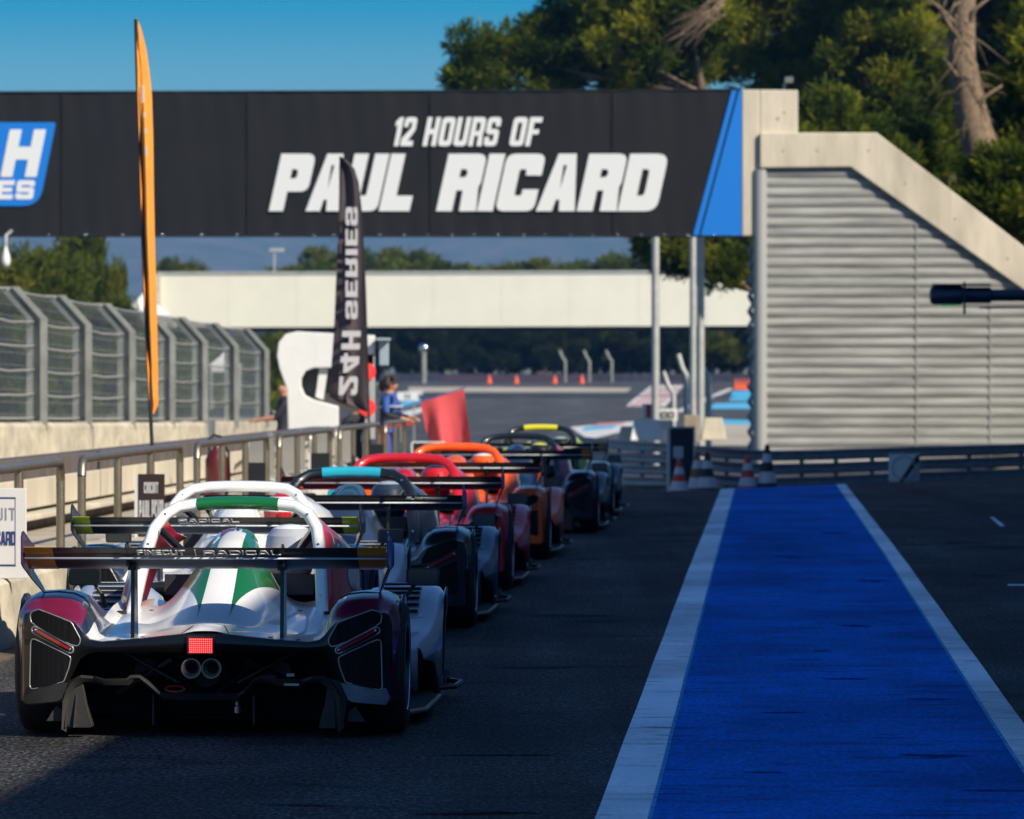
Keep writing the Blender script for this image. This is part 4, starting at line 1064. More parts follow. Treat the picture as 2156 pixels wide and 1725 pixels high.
def base_deck(x, y):
    a = abs(x); z0 = interp(min(a, .5), FZT)
    z = z0+(interp(y, [(0,0),(.3,.012),(.7,.04),(1.1,.075),(1.75,.10)]))*(1-.0)
    z += -.009*math.exp(-((a-.30)/.10)**2)*sm(y/.3)*sm((1.3-y)/.5)      # hollow each side
    z += .030*math.exp(-((a-.43)/.07)**2)*sm((y-.35)/.5)                 # shoulder running to the hoop foot
    return z
def dome_h(y): return interp(y, [(.15,0),(.35,.025),(.55,.075),(.8,.15),(1.1,.25),(1.35,.315),(1.55,.345),(1.75,.33)])
def dome_w(y): return interp(y, [(.15,.16),(.55,.22),(.9,.245),(1.2,.235),(1.5,.195),(1.75,.165)])
def deck(x, y):
    z = base_deck(x, y); w_ = dome_w(y)
    z += dome_h(y)*math.exp(-(abs(x)/w_)**2.6)
    z += .030*math.exp(-(x/.085)**4-((y-.14)/.12)**4)                      # exhaust bump on the lip
    return z
def hoop_path(hs, wide=1.0):
    half = [(.465,.50),(.452,.62),(.437,.74),(.418,.86),(.398,.94),(.352,1.003),(.285,1.040),(.19,1.052),(.09,1.056)]
    pts = [(x*wide, z*hs if z > .65 else z) for x, z in half]
    return pts+[(0, 1.057*hs)]+[(-x, z) for x, z in reversed(pts)]
def wing_prof(t, y0, z0, y1, z1_, camber, th):
    pass
def sweep_hoop(mb, path, r, ry, y, lean=0.0, n=14, m0=0, m1=None, out=0.0):
    pts = [Vector((x, 0, z)) for x, z in path]; secs = []
    rng = range(len(pts)) if m1 is None else range(m0, m1+1)
    for i in rng:
        t = (pts[min(i+1, len(pts)-1)]-pts[max(i-1, 0)]).normalized(); nrm = Vector((t.z, 0, -t.x))
        if nrm.dot(pts[i]-Vector((0,0,.7))) < 0: nrm = -nrm
        sec = []
        for k in range(n):
            a = 2*math.pi*k/n; ca, sa = math.cos(a), math.sin(a)
            ca = math.copysign(abs(ca)**.7, ca); sa = math.copysign(abs(sa)**.7, sa)
            sec.append(pts[i]+nrm*(r+out)*ca+Vector((0, y+lean*(pts[i].z-.6)+(ry+out)*sa, 0)))
        secs.append(sec)
    mb.loft(secs, True, True)

def car(d, s, P_, label, dy=0.0, yaw=0.0):
    base = lane(d, s); base.z = GL(d, s)
    rt = empty('race_car', base, label, 'race car', 'race cars queued in the pit lane', rz=-LA+yaw)
    bd, fd_, fs_, fa, hp, hb, fr, ff = (P_[k] for k in ('body','fender','fstripe','fascia','hoop','band','fairing','front'))
    det = P_.get('detail', 1); hs = P_.get('hs', 1.0)
    # --- rear bumper (fascia)
    mb = MB(); secs = []
    xs = [-.862,-.85,-.83,-.79,-.74,-.69,-.665,-.65,-.635,-.61,-.58,-.56,-.537,-.51,-.48,-.42,-.36,-.30,-.2,-.12,-.06]
    xs = xs+[0]+[-x for x in reversed(xs)]
    for x in xs:
        zb, zt = interp(abs(x), FZB), interp(abs(x), FZT)
        secs.append([Vector((x, cy(x)+.07, zb+.004))]+[fpt(x, zb+(zt-zb)*k/6, .012*math.sin(math.pi*k/6)) for k in range(7)]+[Vector((x, cy(x)+.03, zt+.001))])
    mb.loft(secs); bump = mb.build('rear_bumper', fa, rt, smooth=50, solid=.004)
    mb = MB(); mb2 = MB()
    for f in (1, -1):
        for poly in (G_UP, G_LO): mb = MB(); conv_strip(mb, poly, .017, 18, 0, f); mb.build('grille', GRILLE, bump)
    pinm = P_.get('pin', PIN)
    mb = MB()
    for f in (1, -1):
        for poly in (G_UP, G_LO, L_SL): MB().ring([fpt(x*f, z, .017) for x, z in poly], .0034 if poly is not L_SL else .005, 5).build('pinstripe', pinm, bump, smooth=180)
    for f in (1, -1):
        mb = MB(); conv_strip(mb, L_SL, .019, 14, 0, f); conv_strip(mb, L_IN, .024, 14, 1, f)
        for q in ((214,982),(440,1101)):
            x, z = z1(*q); mb.ball(fpt(x*f, z, .024), .006, 8, 5, 2)
        mb.build('tail_light', [fa, TAILR, CHROME], rt, smooth=180)
    for f in (1, -1):
        mb = MB(); conv_strip(mb, [(.635,.262),(.845,.232),(.857,.19),(.845,.155),(.672,.174)], .0155, 12, 0, f)
        mb.build('lower_corner', P_.get('corner', (fa, fa))[0 if f > 0 else 1], bump, smooth=180)
    # brake light: panel of red diodes
    mb = MB(); lx = -.014; mb.box((lx-.066,-.034,.392),(lx+.066,.02,.480)); bl = mb.build('brake_light', BLACKM, rt, bevel=.004)
    if P_.get('lit'):
        MB().box((lx-.056,-.037,.400),(lx+.056,-.034,.470)).build('panel', P_['litm'][0], bl)
        mb = MB()
        for i in range(12):
            for j in range(7): mb.ball((lx-.050+i*.0091, -.038, .4055+j*.0098), .0031, 6, 4)
        mb.build('diode', P_['litm'][1], bl)
    # --- underside: dark bay, diffuser, gearbox, arms, exhausts
    mb = MB(); mb.box((-.60,.55,.08),(.60,.60,.43)); mb.box((-.66,.10,.46 if False else .404),(.66,.6,.412)); mb.box((-.665,.1,.1),(-.655,.9,.42)); mb.box((.655,.1,.1),(.665,.9,.42)); mb.box((-.9,.6,.055),(.9,3.1,.07))
    mb.build('undertray', DARKM, rt)
    def zd(x, y): return (x*.001075-.9515, .533-.001075*y)
    tops = [zd(*p) for p in ((262,445),(268,300),(300,245),(345,222),(400,226),(440,238),(545,236),(560,222),(600,222),(632,246),(690,296),(740,300),(1030,300),(1055,286),(1095,236),(1125,222),(1185,222),(1200,236),(1310,238),(1350,224),(1400,222),(1440,250),(1470,300),(1478,445))]
    mb = MB(); secs = []
    for i, (x, z) in enumerate(tops):
        lo = zd(0, 470)[1] if i in (0, len(tops)-1) else z-.032
        secs.append([Vector((x,.03+.02*math.sin(i),z)), Vector((x,.02,z-.012)), Vector((x*.97,.035,lo)), Vector((x*.97,.30,lo+.0)), Vector((x,.30,z-.02))])
    mb.loft(secs, True, True)
    dif = mb.build('diffuser', CARBONM, rt, smooth=40)
    for x in (-.64,-.60,.585,.625):
        MB().prism([(.02,.05),(.04,.20),(.14,.27),(.8,.12),(.8,.06)], lambda a, b: Vector((x+.03*math.copysign(1,x)*(.27-b)*2.2, a, b)), lambda a, b: Vector((x+.008+.03*math.copysign(1,x)*(.27-b)*2.2, a, b))).build('fin', CARBONM, dif)
    for x in (-.25,.22):
        MB().prism([(.06,.06),(.06,.20),(.8,.12),(.8,.06)], lambda a, b: Vector((x, a, b)), lambda a, b: Vector((x+.008, a, b))).build('fin', CARBONM, dif)
    for f in (1,-1):
        sp_ = roundpoly([zd(*p) for p in ((268,270),(300,246),(345,236),(354,262),(368,350),(396,452),(286,452),(272,345))], .012, 3)
        MB().prism(sp_, lambda a, b: Vector((-f*a,.045,b)), lambda a, b: Vector((-f*a,.06+.3*(.27-b),b))).build('side_plate', CARBONM, dif, bevel=.004)
    mb = MB()
    for f in (1,-1): MB().prism([(f*.745,.078),(f*.665,.078),(f*.668,.125),(f*.70,.15)], lambda a, b: Vector((a,.06,b)), lambda a, b: Vector((a,.075,b))).build('flap', CARBONM, dif)
    if det:
        mb = MB(); mb.loft([[(w_*math.cos(a)+xo, y, .28+h_*math.sin(a)) for a in [k*math.pi/6 for k in range(12)]] for y, w_, h_, xo in ((.22,.06,.05,-.01),(.26,.11,.09,-.01),(.45,.13,.11,-.01),(.9,.16,.13,0))], True, True)
        mb.lathe([(.001,-.05),(.05,-.05),(.06,0),(.06,.14),(.001,.14)], (.33,.34,.30), 'y', 14); mb.lathe([(.001,-.05),(.06,-.05),(.06,.14),(.001,.14)], (-.30,.34,.30), 'y', 14)
        mb.build('gearbox', M_GEAR, rt, smooth=40)
        mb = MB()
        for f in (1,-1):
            for a, b in (((.10,.25,.22),(.62,.42,.24)),((.10,.35,.36),(.62,.46,.40)),((.12,.20,.34),(.60,.5,.20)),((.0,.15,.17),(.30,.30,.40)),((.14,.18,.25),(.42,.25,.40))):
                mb.tube([(a[0]*f,a[1],a[2]),(b[0]*f,b[1],b[2])], .009, 6)
            mb.tube([(.17*f,.22,.36),(.40*f,.30,.22)], .022, 8); mb.tube([(.27*f,.26,.29),(.44*f,.31,.20)], .030, 8)
        mb.build('suspension_arm', M_ARM, rt, smooth=60)
        MB().ring([(-.15+.045*math.cos(a), .12, .225+.014*math.sin(a)) for a in [k*math.pi/10 for k in range(20)]], .006, 5).build('tow_eye', REDM, rt)
        MB().lathe([(.001,0),(.016,0),(.016,.03),(.010,.035),(.010,.05),(.016,.055),(.001,.06)], (.145,.10,.115), 'z', 12).build('jack_point', ALU, rt, smooth=40)
    for x in (-.061, .033):
        mb = MB(); mb.lathe([(.030,.10),(.036,.06),(.047,.015),(.047,.0),(.042,.0),(.028,.05),(.027,.20)], (x,-.01,.328), 'y', 22); mb.lathe([(.001,.0),(.034,.0),(.034,.3)], (x,.075,.328), 'y', 16, 1)
        mb.build('exhaust_pipe', [PIPE, DARKM], rt, smooth=45)
    # --- engine cover
    mb = MB(); secs = []
    ys = [.025,.05,.08,.12,.17,.22]+[.28+.06*i for i in range(25)]
    for y in ys:
        w_ = .50+.0*y; secs.append([Vector((x*w_/.5, y+(cy(x)*max(0,1-y/.2)), deck(x, y))) for x in [-.5+i/40 for i in range(41)]])
    mb.loft(secs)
    # close the front with a bulkhead
    yb = ys[-1]; mb.loft([[Vector((p.x, yb, p.z)) for p in secs[-1]], [Vector((p.x, yb+.02, .30)) for p in secs[-1]]])
    cov = mb.build('engine_cover', bd, rt, smooth=180 if det else 60)
    if P_.get('lit'):
        MB().box((.37,.012,.247),(.44,.018,.258)).build('label_plate', ALU, rt)
        MB().box((.375,.10,.285),(.41,.13,.30)).build('label_plate', ALU, rt)
    if P_.get('stripe') is not None:
        mb = MB()
        for f in (1, -1):
            secs = []
            for i in range(30):
                t = i/29; y = .44+(1.60-.44)*t
                xi = .075+(.055-.075)*t; xo = xi+(.003+.19*sm(t*1.25)*(1-.42*sm((t-.65)/.35)))
                secs.append([Vector((f*(xi+(xo-xi)*k/10), y, deck(xi+(xo-xi)*k/10, y)+.0025)) for k in range(11)])
            mb.loft(secs)
        mb.build('stripe', P_['stripe'], cov, smooth=180)
    if det:
        for x, y in ((-.30,.10),(.30,.10),(-.41,.07),(.43,.07),(-.36,1.05),(.36,1.05)): MB().lathe([(.001,.004),(.011,.003),(.013,0)], (x, y+cy(x), deck(x,y)+.001), 'z', 12).build('fastener', BLACKM, cov, smooth=40)
        mb = MB(); pts = [(-.11,.03),(-.10,.10),(-.075,.20),(-.04,.27),(0,.29),(.04,.27),(.075,.20),(.10,.10),(.11,.03)]
        mb.tube([(x, y, deck(x,y)+.0005) for x, y in pts], .0022, 5); mb.build('panel_gap', DARKM, cov)
    # top of the airbox with side scoop
    mb = MB(); secs = []
    for y, k, zz in ((1.50,.92,.0),(1.60,1,.012),(1.78,1,.012),(1.95,.9,-.01),(2.10,.6,-.06)):
        ztop = (.905+zz); secs.append([Vector((-.015+.115*k*math.copysign(abs(math.cos(a))**.75, math.cos(a)), y, ztop-.13+.14*k*math.copysign(abs(math.sin(a))**.75, math.sin(a)))) for a in [j*2*math.pi/18 for j in range(18)]])
    mb.loft(secs, True, True); ab = mb.build('airbox', bd, rt, smooth=60)
    if P_.get('air') :
        mb = MB()
        for (x0, x1, mi) in ((-.055,.008,0),(.018,.032,1),(.046,.105,2)):
            secs = []
            for y, k, zz in ((1.50,.925,.0),(1.60,1.006,.012),(1.78,1.006,.012),(1.95,.906,-.01)):
                ztop = .905+zz; row = []
                for j in range(5):
                    x = x0+(x1-x0)*j/4; ca = max(-1, min(1, x/(.115*k))); a = math.acos(math.copysign(abs(ca)**(1/.75), ca)); row.append(Vector((-.015+x, y, ztop-.13+.1425*k*abs(math.sin(a))**.75)))
                secs.append(row)
            mb.loft(secs, mi=mi)
        mb.build('stripe', P_['air'], ab, smooth=180)
    mb = MB(); mb.loft([[Vector((-.125+a, y, .80+b)) for a, b in roundpoly([(-.05*k,-.06*k),(.06*k,-.06*k),(.06*k,.085*k),(-.04*k,.085*k)], .02)] for y, k in ((1.62,.92),(1.66,1),(1.95,1))], True, True); mb.build('scoop', P_.get('scoop', bd), ab, smooth=50)
    # --- rear fenders
    for f in (1, -1):
        mb = MB(); secs = []
        zk = [(0,.587),(.03,.60),(.10,.628),(.25,.656),(.42,.672),(.6,.67),(.8,.64),(.95,.60),(1.1,.55),(1.25,.49),(1.38,.43)]
        for y in (0,.02,.05,.10,.14,.18,.24,.32,.42,.5,.58,.68,.78,.84,.90,1.0,1.1,1.2,1.3,1.38):
            zt = interp(y, zk); t = sm(y/.20); ow = interp(y, [(0,.868),(.12,.893),(.9,.893),(1.15,.84),(1.38,.79)])
            if .14 <= y <= .86: zb = .31+math.sqrt(max(0, .365**2-(y-.5)**2))
            else: zb = interp(y, [(0,.17),(.139,.16),(.861,.14),(1.38,.12)])
            zb = min(zb, zt-.02); zi = base_deck(.5, y)
            A0 = [(.866,zb),(.866,max(zb+.005,.52)),(.858,.560),(.835,.583),(.79,.580),(.72,.567),(.66,.552),(.61,.538),(.585,.515),(.56,.480),(.535,.458),(.50,.449)]
            A1 = [(ow,zb),(ow+.004,max(zb+.004, zt-.13)),(ow-.002,zt-.075),(ow-.03,zt-.025),(ow-.08,zt-.004),(.72,zt),(.65,zt-.008),(.605,zt-.028),(.572,zt-.072),(.548,max(zi+.035,zt-.13)),(.525,max(zi+.012,zt-.19)),(.495,zi)]
            row = []
            for (xa, za), (xb, zb_) in zip(A0, A1):
                x = xa+(xb-xa)*t; z = za+(zb_-za)*t; row.append(Vector((x*f, y+cy(x)*max(0, 1-y/.25), z)))
            secs.append(row)
        mb.loft(secs, mi=[0]*8+[1,2,2]); mb.build('rear_fender', [fd_, fs_, bd], rt, smooth=60, solid=.004)
    if det:
        for f in (1, -1):
            pg = [Vector((f*x, .36, z)) for x, z in ((.868,.50),(.868,.565),(.862,.60),(.838,.645),(.79,.666),(.72,.6705),(.65,.663),(.605,.643),(.573,.60))]
            MB().tube(pg, .0024, 5).build('panel_gap', DARKM, cov)
            MB().box((-.022,-.012,-.008),(.022,.012,.008), 0, Matrix.Translation((f*.50,1.02,deck(.5,1.02)+.012)) @ Matrix.Rotation(f*.5, 4, 'Z')).build('latch', BLACKM, cov, bevel=.003)
    # --- wheels
    def wheel(x, y, r, w_, f):
        mb = MB(); h = w_/2; mb.lathe([(r*.62,-h),(r*.90,-h),(r*.97,-h*.86),(r,-h*.6),(r,h*.6),(r*.97,h*.86),(r*.90,h),(r*.66,h),(r*.64,h*.9)] if f > 0 else [(r*.64,-h*.9),(r*.66,-h),(r*.90,-h),(r*.97,-h*.86),(r,-h*.6),(r,h*.6),(r*.97,h*.86),(r*.90,h),(r*.62,h)], (x*f,y,r), 'x', 36)
        ob = mb.build('wheel', RUB, rt, smooth=50)
        mb = MB(); q = h*.80*f; c = (x*f, y, r)
        mb.lathe([(r*.66,h*f*.97),(r*.63,h*f*.97),(r*.60,h*f*.3),(r*.58,-h*f*.9)], c, 'x', 36)
        for k in range(10):
            a = k*math.pi/5; mb.tube([Vector(c)+Vector((h*f*.55, .04*math.cos(a), .04*math.sin(a))), Vector(c)+Vector((h*f*.62, r*.61*math.cos(a), r*.61*math.sin(a)))], .011, 5)
        mb.lathe([(.05,h*f*.3),(.05,h*f*.62),(.03,h*f*.66),(.001,h*f*.66)], c, 'x', 14)
        mb.build('rim', RIM, ob, smooth=40)
        MB().ring([Vector(c)+Vector((h*f*.98, r*.655*math.cos(a), r*.655*math.sin(a))) for a in [k*math.pi/18 for k in range(36)]], .004, 5).build('rim_edge', CHROME, ob, smooth=180)
    for f in (1,-1):
        wheel(.772, .50, .315, .285, f); wheel(.80, 2.98, .285, .25, f)
    # --- side pods and floor
    for f in (1,-1):
        mb = MB(); secs = []
        for y, w_, z0, z1_ in ((1.0,.70,.09,.44),(1.3,.78,.09,.43),(1.8,.83,.09,.41),(2.3,.84,.09,.39),(2.48,.80,.10,.37)):
            secs.append([Vector((f*x, y, z)) for x, z in ((w_-.03,z0),(w_,z0+.05),(w_-.015,z1_-.06),(w_-.06,z1_-.01),(.60,z1_+.03),(.46,z1_+.10))])
        mb.loft(secs, mi=[0,1,0,0,0]); mb.build('side_pod', [bd, P_.get('pod', bd)], rt, smooth=45, solid=.004)
        MB().prism([(.50,.95),(.88,1.0),(.955,1.25),(.955,2.40),(.90,2.55),(.5,2.6)], lambda a, b: Vector((a*f,b,.055)), lambda a, b: Vector((a*f,b,.075))).build('floor_edge', DARKM, rt)
        MB().tube([(.885*f,1.0,.066),(.958*f,1.25,.066),(.958*f,2.40,.066)], .012, 6).build('edge_trim', GOLDT, rt, smooth=60)
        # front fender
        mb = MB(); secs = []
        zk = [(2.12,.335),(2.2,.37),(2.32,.40),(2.45,.425),(2.58,.475),(2.75,.55),(2.92,.596),(3.02,.606),(3.15,.595),(3.3,.53),(3.5,.43),(3.68,.30),(3.78,.18)]
        for y in (2.12,2.15,2.2,2.26,2.32,2.40,2.5,2.56,2.6,2.68,2.76,2.85,2.92,3.0,3.08,3.16,3.24,3.28,3.36,3.45,3.55,3.65,3.74,3.78):
            zt = interp(y, zk); ow = interp(y, [(2.12,.86),(2.3,.92),(2.6,.955),(3.2,.955),(3.6,.88),(3.78,.82)])
            zb = .285+math.sqrt(max(0,.335**2-(y-2.98)**2)) if abs(y-2.98) < .335 else interp(y, [(2.1,.33),(2.57,.12),(3.27,.12),(3.78,.12)])
            if y < 2.5: zb = interp(y, [(2.12,.345),(2.2,.26),(2.5,.22)])
            zb = min(zb, zt-.015)
            secs.append([Vector((x*f, y, z)) for x, z in ((ow,zb),(ow+.003,max(zb+.004,zt-.10)),(ow-.006,zt-.05),(ow-.035,zt-.012),(ow-.08,zt),(.66,zt-.005),(.58,zt-.02),(.53,zt-.06),(.50,max(.10,zt-.16)),(.48,max(.08,zt-.30)))])
        mb.loft(secs); n0 = len(secs[0]); mb.loft([secs[0], [Vector((p.x, 2.16, max(.10, p.z-.22))) for p in secs[0]]])
        ffo = mb.build('front_fender', ff, rt, smooth=55, solid=.004)
        mb = MB(); mb2 = MB()
        def ft(x, y): return interp(y, zk)-.002
        mb.prism(roundpoly([(.60,2.52),(.87,2.52),(.86,3.02),(.615,3.02)], .03), lambda a, b: Vector((a*f,b,ft(a,b)+.004)), lambda a, b: Vector((a*f,b,ft(a,b)+.008)))
        lp = mb.build('louvre_panel', ff, ffo)
        for k in range(6):
            y = 2.58+k*.068; mb2.loft([[(f*.64,y,ft(0,y)+.011),(f*.84,y,ft(0,y)+.011)],[(f*.64,y+.006,ft(0,y)+.024),(f*.84,y+.006,ft(0,y)+.024)],[(f*.64,y+.045,ft(0,y+.045)+.012),(f*.84,y+.045,ft(0,y+.045)+.012)]], mi=0)
            mb2.box((min(f*.645,f*.835),y-.012,ft(0,y)+.0095),(max(f*.645,f*.835),y+.002,ft(0,y)+.021),1)
        mb2.build('louvre', [ff, DARKM], ffo)
        # splitter end plate ahead of the front wheel
        MB().prism([(3.15,.06),(3.20,.16),(3.55,.13),(3.75,.06)], lambda a, b: Vector((f*(.93),a,b)), lambda a, b: Vector((f*(.945),a,b))).tube([(f*.90,3.0,.07),(f*1.0,3.05,.075),(f*1.02,3.3,.085),(f*.95,3.4,.09)], .014, 6).build('splitter', CARBON, rt)
        # mirror on its stalk
        MB().tube([(f*.765,2.62,.48),(f*.775,2.57,.56),(f*.83,2.60,.635)], [.014,.012,.010], 6).lathe([(.03,0),(.028,.012),(.012,.02)], (f*.765,2.62,.482), 'z', 10).build('mirror_stalk', BLACKM, rt, smooth=60)
        mb = MB(); mp_ = roundpoly([(-.082,-.045),(.082,-.045),(.082,.045),(-.082,.045)], .02)
        mb.loft([[Vector((f*.865+a*k, y, .66+b*k)) for a, b in mp_] for y, k in ((2.555,1),(2.575,1),(2.62,.9),(2.65,.5))], True, True)
        mi_ = mb.build('mirror', BLACKM, rt, smooth=50)
        MB().prism([(a*.9, b*.86) for a, b in mp_], lambda a, b: Vector((f*.865+a,2.552,.66+b)), lambda a, b: Vector((f*.865+a,2.549,.66+b))).build('mirror_glass', MIRROR, mi_)
    # --- tub, cockpit sides, nose
    mb = MB(); secs = []
    for y, w_, zt, zs in ((1.76,.40,.50,.50),(2.2,.42,.44,.50),(2.55,.44,.50,.53),(2.8,.43,.60,.52),(3.1,.36,.52,.44),(3.5,.28,.40,.34),(3.9,.20,.26,.22),(4.05,.14,.18,.16)):
        secs.append([Vector((x, y, z)) for x, z in ((-w_,.09),(-w_,zs-.06),(-w_*.9,zs),(-w_*.5,zt),(0,zt+.01),(w_*.5,zt),(w_*.9,zs),(w_,zs-.06),(w_,.09))])
    mb.loft(secs, False, True); mb.build('nose', bd, rt, smooth=50)
    MB().box((-.37,1.80,.44),(.37,1.83,.66)).box((-.37,1.84,.43),(.37,2.6,.47)).box((.03,1.83,.46),(.06,2.3,.60)).build('cockpit', DARKM, rt)
    for f in (1,-1): MB().loft([[Vector((f*x, 1.74+.02*k, .60+.1*k)) for x in (.19,.37)] for k in range(2)]).build('headrest', BLACKM, rt, solid=.02)
    hpath = hoop_path(hs, P_.get('hw', 1.0)); HY0, HL = 1.20, 1.15
    for f in (1,-1):
        mb = MB(); secs = []
        src = [(x, z) for x, z in hpath if x > .31]
        for dy_, dx, kz in ((0,.024,1.0),(.12,.055,.985),(.32,.10,.93),(.6,.135,.85),(.9,.13,.76),(1.2,.07,.70)):
            row = []
            for x, z in src:
                y = HY0+HL*(z-.6)+dy_; row.append(Vector((f*(x+dx*(1-.75*sm((z-.8)/.25))), min(y, 3.0), max(.46, .50+(z-.50)*kz if kz < 1 else z))))
            secs.append(row)
        mb.loft(secs); cw = mb.build('cowl_side', fr, rt, smooth=60, solid=.006)
        if P_.get('lit') and f > 0:
            def cowl(zp, dy_, off=.006):
                xz = sorted([(z, x) for x, z in src]); dx = interp(dy_, [(0,.024),(.12,.055),(.32,.10),(.6,.135),(.9,.13)]); kz = interp(dy_, [(0,1.0),(.12,.985),(.32,.93),(.6,.85),(.9,.76)])
                x = interp(zp, xz)+dx*(1-.75*sm((zp-.8)/.25))+off; return Vector((x, HY0+HL*(zp-.6)+dy_, .50+(zp-.50)*kz))
            MB().add([cowl(.72, .50)]+[cowl(.72+.075*math.sin(a), .50+.17*math.cos(a)) for a in [k*math.pi/12 for k in range(24)]], [(0, 1+k, 1+(k+1) % 24) for k in range(24)]).build('white_roundel', P_SILV, cw, smooth=180)
            lg = MB()
            for a0, b0, a1, b1 in ((.86,.14,.93,.20),(.85,.19,.90,.27),(.84,.25,.87,.33)):
                lg.add([cowl(a0,b0), cowl(a0+.012,b0+.05), cowl(a1,b1+.02), cowl(a1-.02,b1)], [(0,1,2,3)])
            lg.build('white_emblem', P_WHITE, cw, smooth=180)
    # --- roll hoop
    R_ = P_.get('hr', .038)
    mb = MB(); sweep_hoop(mb, hpath, R_, P_.get('hry', .075), HY0, HL); ho = mb.build('roll_hoop', hp, rt, smooth=60)
    if hb is not None:
        fine = [(-.20*P_.get('hw',1.0)+.40*P_.get('hw',1.0)*k/8) for k in range(9)]
        bp_ = [(x, interp(abs(x), [(0,1.057*hs),(.09,1.056*hs),(.18,1.052*hs),(.262,1.040*hs)])) for x in reversed(fine)]
        mb = MB(); sweep_hoop(mb, bp_, R_, P_.get('hry', .075), HY0, HL, out=.0025); mb.build('band', hb, ho, smooth=60)
    mb = MB(); mb.tube([(-.39,1.58,.94*hs),(-.16,2.45,.60)], .022, 10); mb.tube([(.39,1.58,.94*hs),(.10,2.6,.60)], .022, 10)
    mb.build('brace', HBRACE, rt, smooth=60)
    mb = MB(); mb.lathe([(.001,-.008),(.010,-.008),(.011,.012),(.001,.015)], (-.335,1.50,.945*hs), 'x', 12); mb.build('rain_lamp', REDM, ho, smooth=40)
    mb = MB()
    for f in (1,-1):
        for k in (1,3,5): x, z = hpath[k]; mb.lathe([(.001,-.078),(.007,-.078),(.008,-.07)], (f*x,HY0+HL*(z-.6),z), 'y', 8)
    mb.build('bolt', CHROME, ho)
    # --- rear wing: slotted two element, end plates, two struts
    W_ = .845
    def foil(mb, x0, x1, y0, z0, y1, z1_, cam, th, mi=0, n=9):
        secs = []
        for x in (x0, x1):
            top = []; bot = []
            for k in range(n+1):
                t = k/n; y = y0+(y1-y0)*t; z = z0+(z1_-z0)*t-cam*math.sin(math.pi*t); h = th*(math.sqrt(t)*(1-t)*1.6+.10)
                # t=0 trailing edge, t=1 leading edge
                h = th*(.12+1.5*t*(1-t)**.5*(1.0 if t < .98 else .3))
                top.append(Vector((x,y,z+h/2))); bot.append(Vector((x,y,z-h/2)))
            secs.append(top+bot[::-1])
        mb.loft(secs, True, True, mi)
    mb = MB(); foil(mb, -W_, W_, .00, .894, .13, .836, .012, .018); foil(mb, -W_, W_, .085, .838, .40, .822, .030, .035)
    rw = mb.build('rear_wing', P_.get('wing', CARBON), rt, smooth=40); rw.location.z = P_.get('wz', -.006)
    mb = MB(); mb.tube([(-W_,.044,.843),(W_,.044,.843)], .0055, 6); mb.build('slot_glint', SLOT_GLINT, rw, smooth=180)  # pale tube standing in for the sky glint along the wing slot
    if P_.get('tips') is not None:
        tw = P_.get('tipw', .135)
        for f in (1,-1):
            mb = MB(); x0, x1 = sorted((f*(W_-tw), f*(W_-.001)))
            foil(mb, x0, x1, -.003, .896, .13, .838, .012, .023); foil(mb, x0, x1, .081, .838, .40, .822, .030, .041)
            mb.build('wing_tip', P_['tips'], rw, smooth=40)
    for x in (-.365,.365): 
        MB().prism([(-.004,.912),(-.012,.895),(.06,.85),(.06,.805),(.35,.79),(.35,.85),(.12,.86)], lambda a, b: Vector((x-.006,a,b)), lambda a, b: Vector((x+.006,a,b))).build('wing_rib', BLACKM, rw)
    for f in (1,-1):
        mb = MB(); pl = [(-.015,.945),(.01,.965),(.05,.970),(.30,.915),(.44,.895),(.44,.80),(.33,.775),(.40,.70),(.40,.672),(.35,.668),(.16,.74),(.05,.80),(-.015,.82)]
        def lean(a, b): return (W_+.004-(.06*max(0,.80-b)/.13))
        mb.prism(pl, lambda a, b: Vector((f*lean(a,b),a,b)), lambda a, b: Vector((f*(lean(a,b)+.007),a,b))); ep = mb.build('end_plate', P_.get('plate', CARBON), rw)
        mb = MB()
        for a0 in (.03,.065,.10): mb.box((f*(W_+.004)-.002 if f > 0 else -(W_+.004)-.0085,a0,.925),(f*(W_+.004)+.0085 if f > 0 else -(W_+.004)+.002,a0+.018,.945))
        mb.build('adjust_slot', CHROME, ep)
        mb = MB(); x = .35*f; mb.prism([(.13,deck(.35,.13)-.005),(.30,deck(.35,.30)-.005),(.27,.80),(.15,.80)], lambda a, b: Vector((x-.009,a,b)), lambda a, b: Vector((x+.009,a,b))); mb.box((x-.02,.12,.785),(x+.02,.30,.815))
        mb.build('wing_strut', P_.get('strut', CARBON), rw)
    def wtext(s, x, z, h, width, mat=WLET, **kw):
        # flap's rear face leans forward going down
        y_of = lambda zz: .0+(.894-zz)*(.13/.058)-.047
        up = Vector((0, -(.13/.058)*1.0, 1.0)).normalized()
        return text('lettering', s, h*up.length/abs(up.z), mat, frame((x, y_of(z), z), (1,0,0), up), rw, width=width, depth=.003, **kw)
    for t_ in P_.get('texts', ()):
        wtext(*t_[0], **t_[1])
    return rt
M_ARM = M('arm_dark', (.03,.03,.032), .4, metal=.6)
M_GEAR = M('gearbox_metal', (.018,.018,.019), .55, metal=.3, var=.4, scale=8)
PIPE = M('exhaust_metal', (.36,.29,.26), .5, metal=.5, var=.3, scale=30)
HBRACE = M('brace_black', (.02,.02,.022), .2, coat=1); SLOT_GLINT = M('slot_glint', (.72,.78,.86), .35)
WLET = M('silver_print', (.55,.57,.60), .5)
P_MID = paint('blue_grey_paintwork', (.07,.10,.15)); P_PURP = paint('purple_paintwork', (.07,.022,.075)); P_WHITE = paint('white_paintwork', (.84,.84,.83), coat=.75, rough=.35); P_WINE = paint('wine_paintwork', (.15,.010,.048)); P_RED = paint('red_paintwork', (.55,.012,.02)); P_GREEN = paint('green_paintwork', (.005,.135,.03))
